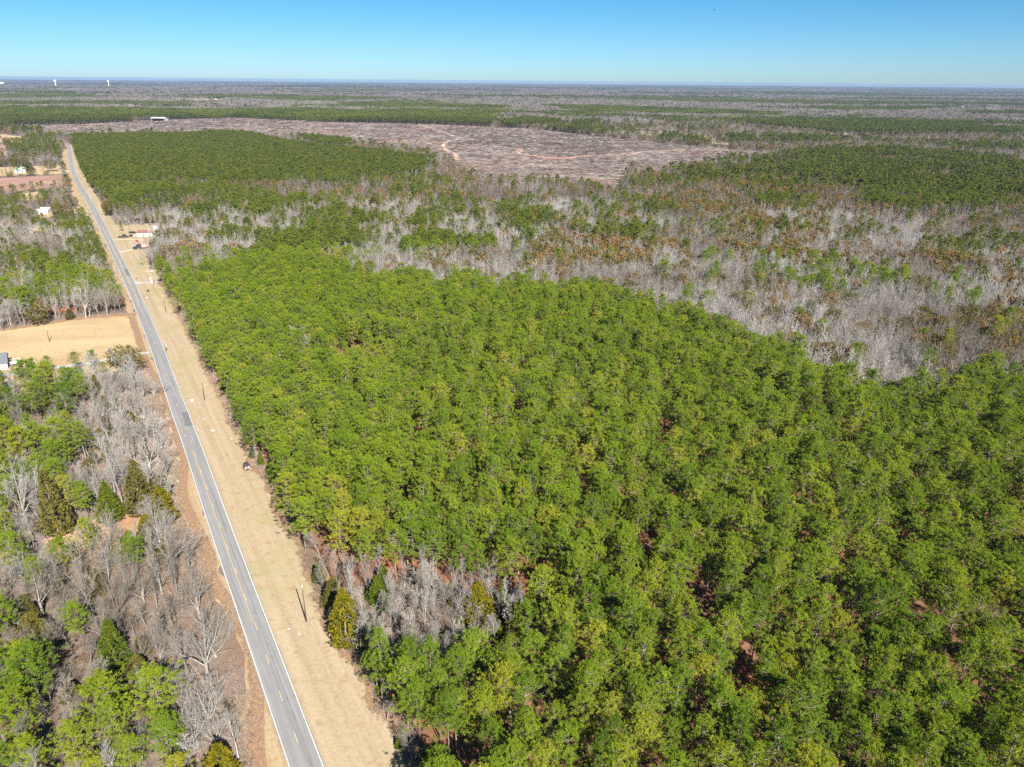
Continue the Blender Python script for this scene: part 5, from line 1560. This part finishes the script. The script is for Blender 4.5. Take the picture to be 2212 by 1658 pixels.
for s in (-1, 1):
    part('side_panel', trl, 'tarp', lambda b: bm_box(b, (-9.7, s * 1.27, 2.25), (6.6, .05, 1.6)), .02)
for k in range(8):
    for s in (-1, 1):
        part('rib', trl, 'red', lambda b: bm_box(b, (-6.9 - k * 1.2, s * 1.28, 2.2), (.1, .06, 1.9)))

def gable_house(name, label, cat, loc, rz, L, W, wh, rh, wall, roof, over=.4, windows=(), door=None, chimney=False):
    """ridge along local x; windows: (side, x, z, w, h), side in +y -y +x -x"""
    t = empty(name, (loc[0], loc[1], 0), rz)
    tag(t, label, cat)
    def shell(b):
        a = [(-L / 2, -W / 2), (L / 2, -W / 2), (L / 2, W / 2), (-L / 2, W / 2)]
        lo = [b.verts.new((x, y, 0)) for x, y in a]
        hi = [b.verts.new((x, y, wh)) for x, y in a]
        r0, r1 = b.verts.new((-L / 2, 0, wh + rh)), b.verts.new((L / 2, 0, wh + rh))
        b.faces.new((lo[0], lo[1], hi[1], hi[0]))
        b.faces.new((lo[2], lo[3], hi[3], hi[2]))
        b.faces.new((lo[1], lo[2], hi[2], r1, hi[1]))
        b.faces.new((lo[3], lo[0], hi[0], r0, hi[3]))
    part('wall', t, wall, shell)
    sl = rh / (W / 2)
    zo = wh - over * sl
    rf = part('roof', t, roof, lambda b: bm_prism2(b, [(-W / 2 - over, zo), (0, wh + rh), (W / 2 + over, zo), (W / 2 + over, zo + .16), (0, wh + rh + .18), (-W / 2 - over, zo + .16)], -L / 2 - over, L / 2 + over))
    part('ridge_cap', rf, roof, lambda b: bm_box(b, (0, 0, wh + rh + .2), (L + 2 * over, .3, .07)), .02)
    for side, x, z, w, h in windows:
        if side in ('+y', '-y'):
            s = 1 if side == '+y' else -1
            f = part('window', t, 'glass', lambda b: bm_box(b, (x, s * (W / 2 + .01), z), (w, .05, h)))
            part('frame', f, 'whitemetal', lambda b: (bm_box(b, (x, s * (W / 2 + .03), z + h / 2), (w + .16, .08, .09)), bm_box(b, (x, s * (W / 2 + .03), z - h / 2), (w + .2, .1, .09)), bm_box(b, (x - w / 2, s * (W / 2 + .03), z), (.08, .07, h)), bm_box(b, (x + w / 2, s * (W / 2 + .03), z), (.08, .07, h))))
        else:
            s = 1 if side == '+x' else -1
            f = part('window', t, 'glass', lambda b: bm_box(b, (s * (L / 2 + .01), x, z), (.05, w, h)))
            part('frame', f, 'whitemetal', lambda b: (bm_box(b, (s * (L / 2 + .03), x, z + h / 2), (.08, w + .16, .09)), bm_box(b, (s * (L / 2 + .03), x, z - h / 2), (.1, w + .2, .09))))
    if door:
        side, x = door
        s = 1 if side == '+y' else -1
        d_ = part('door', t, 'darkred', lambda b: bm_box(b, (x, s * (W / 2 + .012), 1.05), (.95, .06, 2.05)))
        part('handle', d_, 'chrome', lambda b: bm_box(b, (x + .35, s * (W / 2 + .06), 1.05), (.06, .06, .12)))
    if chimney:
        part('chimney', rf, 'brick', lambda b: bm_box(b, (L * .22, 0, wh + rh + .3), (.7, .7, 1.3)), .02)
    return t

def bm_prism2(b, prof, x0, x1):
    a = [b.verts.new((x0, y, z)) for y, z in prof]
    c = [b.verts.new((x1, y, z)) for y, z in prof]
    n = len(prof)
    for i in range(n):
        b.faces.new((a[i], c[i], c[(i + 1) % n], a[(i + 1) % n]))
    b.faces.new(a[:3] + a[3:])
    b.faces.new((c[:3] + c[3:])[::-1])

hx, hy = D['home'][0]
gable_house('mobile_home', 'white mobile home with weathered red roof set back east of the road', 'house', (hx + 1.5, hy + 5.5), R(4), 12.0, 7.6, 2.8, 1.4, 'white', 'redroof', .35, [('-y', -4.6, 1.6, 1.1, 1.1), ('-y', 2.6, 1.6, .8, 1.0), ('-y', 4.4, 1.6, 1.1, 1.1), ('-x', 0, 1.6, 1.2, 1.1)], ('-y', -1.2), True)
hx, hy = D['house'][0]
HA = R(31)
def hloc(x, y):
    """house frame: origin at its near right corner"""
    return (hx + x * math.cos(HA) - y * math.sin(HA), hy + x * math.sin(HA) + y * math.cos(HA))
hs = gable_house('house', 'white house with charcoal shingle roof at the hay field edge', 'house', hloc(-8.2, 6.2), HA, 16.5, 12.0, 3.0, 2.7, 'white', 'greyroof', .45, [('-y', -5, 1.6, 1.1, 1.3), ('-y', 4.4, 1.6, 1.1, 1.3)], ('-y', 0))
part('end_panel', hs, 'greyroof', lambda b: bm_prism2(b, [(-5.98, .02), (5.98, .02), (5.98, 2.98), (0, 5.66), (-5.98, 2.98)], 8.26, 8.30))  # thin dark panel covering the right gable end
dx, dy = hloc(2.5, 5.6)
dk = empty('deck', (dx, dy, 0), HA)
tag(dk, 'raised white deck with steps on the end of the house', 'deck')
for k in range(9):
    part('plank', dk, 'white', lambda b: bm_box(b, (0, -2.0 + k * .5, 1.0), (4.2, .47, .06)))
for sx_ in (-2, 2):
    for sy_ in (-2.1, 2.1):
        part('post', dk, 'white', lambda b: bm_box(b, (sx_, sy_, .98), (.12, .12, 1.96)))
for sy_ in (-2.1, 2.1):
    part('rail', dk, 'white', lambda b: bm_box(b, (0, sy_, 1.9), (4.0, .09, .09)))
part('rail', dk, 'white', lambda b: bm_box(b, (2.0, .8, 1.9), (.09, 2.5, .09)))
for k in range(5):
    part('step', dk, 'white', lambda b: bm_box(b, (2.35 + k * .32, -1.2, .86 - k * .18), (.34, 1.2, .06)))
# roof vents
for vx_, vy_ in ((-4, -2.2), (2.5, -1.6)):
    part('roof_vent', hs, 'black', lambda b: bm_cyl(b, (vx_, vy_, 3.6), (vx_, vy_, 4.9), .12, n=10))

sx0, sy0 = D['shed'][0]
gable_house('shed', 'small white shed behind the red-roofed mobile home', 'shed', (sx0, sy0 + 2), R(25), 4.4, 3.6, 2.4, .9, 'white', 'whitemetal', .2, [('-y', .9, 1.4, .7, .7)], ('-y', -.8))
gable_house('cottage', 'white-roofed cottage at the end of the dirt drive west of the road', 'house', (lh[0][0], lh[0][1] + 3), R(15), 9.5, 6.5, 2.7, 1.0, 'white', 'whitemetal', .35, [('-y', -2.5, 1.5, 1, 1), ('-y', 2.6, 1.5, 1, 1)], ('-y', 0))
gable_house('garage', 'grey-roofed garage behind the white-roofed cottage', 'garage', (lh[0][0] - 3.5, lh[0][1] + 14), R(12), 8.5, 6, 3.0, 1.4, 'tarp', 'galv', .3, [('-y', 2.2, 1.6, .9, .9)])
wb = D['white_box'][0]
gable_house('pump_house', 'tiny white pump house at the pine plantation corner', 'shed', (wb[0], wb[1] + 1), R(5), 2.6, 2.2, 1.7, .5, 'white', 'whitemetal', .12, [], ('-y', 0))

# quonset shed far up the road
qx, qy = D['tank'][0]
qt = empty('quonset_shed', (qx, qy + 4, 0), R(-8))
tag(qt, 'white round-roofed shed with pale green front by the fallow field', 'shed')
def arch(b, x0, x1, r, n=12, t=.15):
    prof = [(r * math.cos(math.pi * i / n), 2.4 + r * math.sin(math.pi * i / n)) for i in range(n + 1)]
    prof = [(r, 0)] + prof + [(-r, 0)]
    a = [b.verts.new((x0, y, z)) for y, z in prof]
    c = [b.verts.new((x1, y, z)) for y, z in prof]
    for i in range(len(prof) - 1):
        b.faces.new((a[i], a[i + 1], c[i + 1], c[i]))
    return a, c
qt.rotation_euler = (0, 0, R(80))
part('roof', qt, 'whitemetal', lambda b: arch(b, -6, 6, 4.6))
def endw(b, x):
    a, c = arch(b, x, x + .02, 4.55)
    b.faces.new(a)
fr = part('front_wall', qt, 'greenmetal', lambda b: endw(b, -5.9))
part('back_wall', qt, 'greenmetal', lambda b: endw(b, 5.9))
part('door', qt, 'white', lambda b: bm_box(b, (-5.95, 0, 1.6), (.08, 3.4, 3.2)), .02)

# open hay barn beyond the clearcut
bx, by = D['barn'][0]
bt = empty('hay_barn', (bx - 14, by + 20, 0), R(-6))
tag(bt, 'long open-fronted barn with pale metal roof beyond the clearcut', 'barn')
part('roof', bt, 'whitemetal', lambda b: bm_prism2(b, [(-12, 8.2), (0, 10.6), (12, 8.2), (12, 8.45), (0, 10.85), (-12, 8.45)], -22, 22))
part('back_wall', bt, 'barn_dark', lambda b: (bm_box(b, (0, 11, 4.2), (42, .3, 8.2))))
for s in (-1, 1):
    part('side_wall', bt, 'galv', lambda b: bm_box(b, (s * 21, 0, 4.2), (.3, 22, 8.2)))
for k in range(6):
    part('post', bt, 'wood', lambda b: bm_box(b, (-20 + k * 8, -11, 4.1), (.45, .45, 8.2)))

# far farmhouses, each a few pixels
fh = [('white farmhouse at the woods edge behind the clearcut', D['whitehouse_far'][0], 'white', 'galv', 10), ('pale grey farmhouse among bare trees far east of the clearcut', D['farhouse'][0], 'white', 'greyroof', 14), ('long red-roofed farm shed beside the far tan strip', D['farhouse'][1], 'brick', 'redroof', 16), ('low tan farmhouse east of the red-roofed shed', D['farhouse'][2], 'white', 'brick', 14)]
for lb, p, wl_, rf_, L_ in fh:
    gable_house('farmhouse', lb, 'house', p, R(random.uniform(-20, 20)), L_ * 1.6, 11, 4.2, 2.6, wl_, rf_, .5, [('-y', -L_ * .4, 2, 1.6, 1.6), ('-y', L_ * .4, 2, 1.6, 1.6)], ('-y', 0))
for i, (p, lb) in enumerate(zip(D['far_white'], ('white farm shed on the far tan field, westmost', 'white farm shed on the far tan field, middle', 'white farm shed on the far tan field, eastmost', 'lone white building high among the distant woods', 'white house beside the eastern horizon field', 'second white house beside the eastern horizon field'))):
    gable_house('farm_building', lb, 'building', p, R(8 * i - 20), 18, 10, 5, 3, 'white', 'whitemetal', .6, [('-y', -5, 2.6, 2, 2), ('-y', 5, 2.6, 2, 2)])

# water towers on the horizon
for (x, y), hgt, lb in zip(D['towers'], (84, 80), ('white water tower on the horizon above the road bend', 'second white water tower on the horizon, further east')):
    t = empty('water_tower', (x, y, 0))
    tag(t, lb, 'water tower', None)
    part('pedestal', t, 'whitemetal', lambda b: (bm_cyl(b, (0, 0, 0), (0, 0, 8), 12, 5, 16), bm_cyl(b, (0, 0, 8), (0, 0, hgt - 24), 5, 5, 16)))
    def bowl(b):
        zz = [(5, -24), (14, -20), (18, -13), (17, -7), (10, -2), (1, 0)]
        for (r0, z0), (r1, z1) in zip(zz[:-1], zz[1:]):
            bm_cyl(b, (0, 0, hgt + z0), (0, 0, hgt + z1), r0, r1, 18)
    part('tank', t, 'whitemetal', bowl, 0, True)
x, y = D['horizon_shed'][0]
t = gable_house('warehouse', 'long white warehouse on the western horizon', 'building', (x, y), R(-20), 170, 70, 30, 10, 'whitemetal', 'whitemetal', 1, [('-y', 0, 14, 20, 12)])

# utility poles
def pole(loc, h, label, r=.17, cap=True, arm=False, lean=(0, 0)):
    t = empty('utility_pole', (loc[0], loc[1], 0))
    t.rotation_euler = (lean[0], lean[1], R(30))
    tag(t, label, 'utility pole', 'utility poles along the road')
    part('shaft', t, 'wood', lambda b: bm_cyl(b, (0, 0, -.3), (0, 0, h), r, r * .68, 10), 0, True)
    if cap:
        part('pole_cap', t, 'galv', lambda b: bm_cyl(b, (0, 0, h - .55), (0, 0, h + .06), r * .76, r * .72, 10))
    part('insulator', t, 'white', lambda b: (bm_cyl(b, (0, 0, h + .06), (0, 0, h + .22), .05, .03, 8), bm_cyl(b, (0, 0, h + .20), (0, 0, h + .36), .09, .07, 8)))
    if arm:
        part('transformer', t, 'galv', lambda b: bm_cyl(b, (.42, 0, h - 1.9), (.42, 0, h - .9), .26, n=12), .03)
        part('bracket', t, 'darkmetal', lambda b: (bm_box(b, (.16, 0, h - 1.1), (.3, .08, .08)), bm_box(b, (.16, 0, h - 1.7), (.3, .08, .08))))
    return t
pp = D['poles']
pole(pp[0], 10.3, 'nearest wooden utility pole on the grass beside the bare clump', .18)
pole(pp[1], 8.6, 'utility pole on the grass beyond the dark red jeep')
pole(pp[2], 9.6, 'utility pole by the plantation edge near the concrete drive')
pole(pp[3], 6.8, 'lone wooden pole standing in the middle of the hay field')
pole(pp[4], 8.4, 'pale pole beside the dirt drive west of the road', .15)
pole(pp[5], 5.6, 'pale short pole on the left verge south of the dirt drive', .14, False)
pole(D['post'][0], 5.2, 'short pole with transformer close to the road beside the hay field', .14, True, True)
pole(D['post'][1], 3.2, 'thin post on the grass near the pines opposite the hay field', .07, False)
lx, ly = D['lamp'][0]
t = empty('yard_lamp', (lx, ly, 0))
tag(t, 'tall yard lamp pole with white lamp head by the mobile home', 'lamp post')
part('pole', t, 'wood', lambda b: bm_cyl(b, (0, 0, -.2), (0, 0, 10.4), .15, .1, 10), 0, True)
part('arm', t, 'galv', lambda b: bm_cyl(b, (0, 0, 10.1), (1.3, -.2, 10.7), .05, n=8))
part('lamp_head', t, 'white', lambda b: bm_loft(b, (.9, 1.9, .24), (1.0, 1.8, .14), 10.55, 10.85), .03)

# mailboxes, gate pillars, litter
for p, lb, mt in zip(D['mail'], ('white mailbox on a post near the plantation corner', 'black mailbox beside the concrete drive', 'white mailbox before the tiny pump house'), ('whitemetal', 'black', 'whitemetal')):
    t = empty('mailbox', (p[0], p[1], 0), R(60))
    tag(t, lb, 'mailbox')
    part('post', t, 'wood', lambda b: bm_box(b, (0, 0, .5), (.12, .12, 1.05)))
    part('box', t, mt, lambda b: (bm_box(b, (0, 0, 1.17), (.62, .36, .26)), bm_cyl(b, (-.31, 0, 1.29), (.31, 0, 1.29), .18, n=12)))
    part('door', t, mt, lambda b: bm_box(b, (.325, 0, 1.2), (.03, .34, .34)), .01)
    part('flag', t, 'red', lambda b: bm_box(b, (.1, .2, 1.4), (.05, .02, .3)))
for p, lb, dxx in ((D['pillar'][0], 'near pale brick gate pillar at the concrete drive', 0), ((D['pillar'][0][0] - 4.2, D['pillar'][0][1] + 7.5), 'far pale brick gate pillar at the concrete drive', 0)):
    t = empty('gate_pillar', (p[0], p[1], 0), R(8))
    tag(t, lb, 'gate pillar', 'brick gate pillars')
    part('column', t, 'brick', lambda b: bm_box(b, (0, 0, .95), (.95, .95, 1.9)), .02)
    part('capstone', t, 'white', lambda b: bm_box(b, (0, 0, 2.0), (1.15, 1.15, .2)), .03)
    part('lantern', t, 'black', lambda b: (bm_box(b, (0, 0, 2.3), (.26, .26, .4)), bm_loft(b, (-.2, .2, .2), (-.03, .03, .03), 2.5, 2.7)))
p = D['pillar'][1]
t = empty('sign_post', (p[0], p[1], 0), R(10))
tag(t, 'dark post with hanging bracket beside the gate pillar', 'post')
part('post', t, 'black', lambda b: bm_box(b, (0, 0, 1.5), (.16, .16, 3.0)))
part('bracket', t, 'black', lambda b: bm_box(b, (.6, 0, 2.8), (1.2, .08, .08)))
part('plate', t, 'darkred', lambda b: bm_box(b, (.25, 0, 2.35), (.7, .05, .5)), .01)
lp = D['litterbox'][0]
t = empty('foam_box', (lp[0], lp[1], .05), R(20))
tag(t, 'white foam box lying on the grass near the road', 'litter')
part('box', t, 'white', lambda b: bm_box(b, (0, 0, .28), (1.1, .8, .55), .94), .04)
part('lid', t, 'white', lambda b: bm_box(b, (0, 0, .60), (1.14, .84, .08)), .02)
def bag(p, s, lb, seed):
    rg3 = np.random.default_rng(seed)
    bm = bmesh.new()
    bmesh.ops.create_icosphere(bm, subdivisions=2, radius=1)
    for v in bm.verts:
        k = 1 + rg3.normal() * .22
        v.co = Vector((v.co.x * s * k * 1.3, v.co.y * s * k, max(0, v.co.z) * s * .6 * k))
    me = bpy.data.meshes.new('plastic_bag')
    bm.to_mesh(me)
    bm.free()
    me.materials.append(M['white'])
    o = link(bpy.data.objects.new('plastic_bag', me))
    o.location = (p[0], p[1], .05)
    tag(o, lb, 'litter', 'white litter on the verges')
bag(D['bag'][0], .5, 'large white plastic bag on the grass between road and pines', 1)
for i, p in enumerate(D['litter']):
    bag(p, .12 + .05 * (i % 3), 'small white scrap of litter on the roadside grass', 10 + i)
tp = D['tarp'][0]
me = bpy.data.meshes.new('crumpled_tarp')
vv = [(-1.6, 2.4, .05), (1.8, -2.6, .05), (.6, -2.9, .2), (-.9, -.6, .35), (-.2, 1.0, .3), (.9, -.9, .25)]
me.from_pydata(vv, [], [(0, 3, 4), (3, 5, 4), (3, 2, 5), (2, 1, 5), (4, 5, 1), (0, 4, 1)])
me.materials.append(M['darkmetal'])
o = link(bpy.data.objects.new('crumpled_tarp', me))
o.location = (tp[0], tp[1], .06)
tag(o, 'dark crumpled tarp on the verge below the concrete drive', 'tarp')

# machinery and trailer in the yard
jx0, jy0 = D['junk'][0]
t = empty('farm_implement', (jx0, jy0, 0), R(15))
tag(t, 'dark tangle of farm machinery under the lone pine by the road', 'machinery')
part('frame', t, 'darkmetal', lambda b: (bm_box(b, (0, 0, 1.3), (7.5, .3, .3)), bm_box(b, (0, 1.4, 1.2), (7.0, .25, .25)), bm_box(b, (-3, .7, 1.3), (.25, 2.2, .25)), bm_box(b, (3, .7, 1.3), (.25, 2.2, .25)), bm_box(b, (-4.6, .7, .9), (2.4, .2, .2), 1, .5)))
for k in range(8):
    part('disc', t, 'darkmetal', lambda b: bm_cyl(b, (-3.4 + k * .95, -.1, .7), (-3.3 + k * .95, .1, .7), .68, n=14))
for s in (-1, 1):
    wheel(t, s * 1.6, 2.0, .7, .35, 1, 'darkmetal')
part('hood', t, 'black', lambda b: bm_box(b, (.4, .8, 2.0), (2.6, 1.3, 1.1)), .1)
fx, fy = D['bench'][0]
t = empty('flatbed_trailer', (fx, fy, 0), R(3))
tag(t, 'low dark flatbed trailer parked behind the two cars', 'trailer')
part('deck', t, 'darkmetal', lambda b: bm_box(b, (0, 0, .75), (5.2, 2.0, .14)))
part('tongue', t, 'darkmetal', lambda b: bm_box(b, (3.3, 0, .65), (1.6, .12, .12)))
for s in (-1, 1):
    part('rail', t, 'black', lambda b: bm_box(b, (0, s * .98, 1.15), (5.2, .07, .5)))
    wheel(t, -.4, s * 1.1, .36, .22, s)

# a bird high over the woods
bx_, by_, bz_ = D['bird']
bm = bmesh.new()
ring = [(-.45, .02, 0), (-.25, .07, .01), (0, .10, .02), (.22, .06, .02), (.34, .045, .03), (.42, .01, .02)]
prev = None
for x, r, z in ring:
    cur = [bm.verts.new((x, r * math.cos(k * math.pi / 3), z + r * math.sin(k * math.pi / 3))) for k in range(6)]
    if prev:
        for k in range(6):
            bm.faces.new((prev[k], prev[(k + 1) % 6], cur[(k + 1) % 6], cur[k]))
    prev = cur
for s in (-1, 1):
    w = [bm.verts.new(p) for p in ((.16, s * .07, .05), (.22, s * .5, .2), (.08, s * .95, .26), (-.12, s * .9, .25), (-.14, s * .45, .18), (-.16, s * .07, .04))]
    u2 = [bm.verts.new(v.co + Vector((0, 0, -.03))) for v in w]
    bm.faces.new(w)
    bm.faces.new(u2[::-1])
    for k in range(6):
        bm.faces.new((w[k], w[(k + 1) % 6], u2[(k + 1) % 6], u2[k]))
tl = [bm.verts.new(p) for p in ((-.35, .05, 0), (-.72, .16, .01), (-.72, -.16, .01), (-.35, -.05, 0))]
bm.faces.new(tl)
bmesh.ops.recalc_face_normals(bm, faces=bm.faces)
me = bpy.data.meshes.new('bird')
bm.to_mesh(me)
bm.free()
me.materials.append(M['black'])
o = link(bpy.data.objects.new('bird', me))
o.location = (bx_, by_, bz_)
o.rotation_euler = (R(18), R(-6), R(35))
tag(o, 'dark bird gliding high in the blue sky', 'bird')

# ------------------------------------------------------------------ the air
HZ = bpy.data.materials.new('haze_air')
HZ.use_nodes = True
nt = HZ.node_tree
nt.nodes.clear()
ho = nt.nodes.new('ShaderNodeOutputMaterial')
pv = nt.nodes.new('ShaderNodeVolumePrincipled')
pv.inputs['Color'].default_value = (.36, .50, .78, 1)
pv.inputs['Density'].default_value = 3.4e-5
pv.inputs['Anisotropy'].default_value = 0.0
nt.links.new(pv.outputs[0], ho.inputs['Volume'])
bm = bmesh.new()
bm_box(bm, (0, 16000, 60.2), (2 * BIG + 400, 2 * 18400, 122.4))
me = bpy.data.meshes.new('haze')
bmesh.ops.recalc_face_normals(bm, faces=bm.faces)
bm.to_mesh(me)
bm.free()
me.materials.append(HZ)
hz = link(bpy.data.objects.new('haze', me))
tag(hz, 'thin blue haze in the air over the distant woods', 'haze', None, 'stuff')
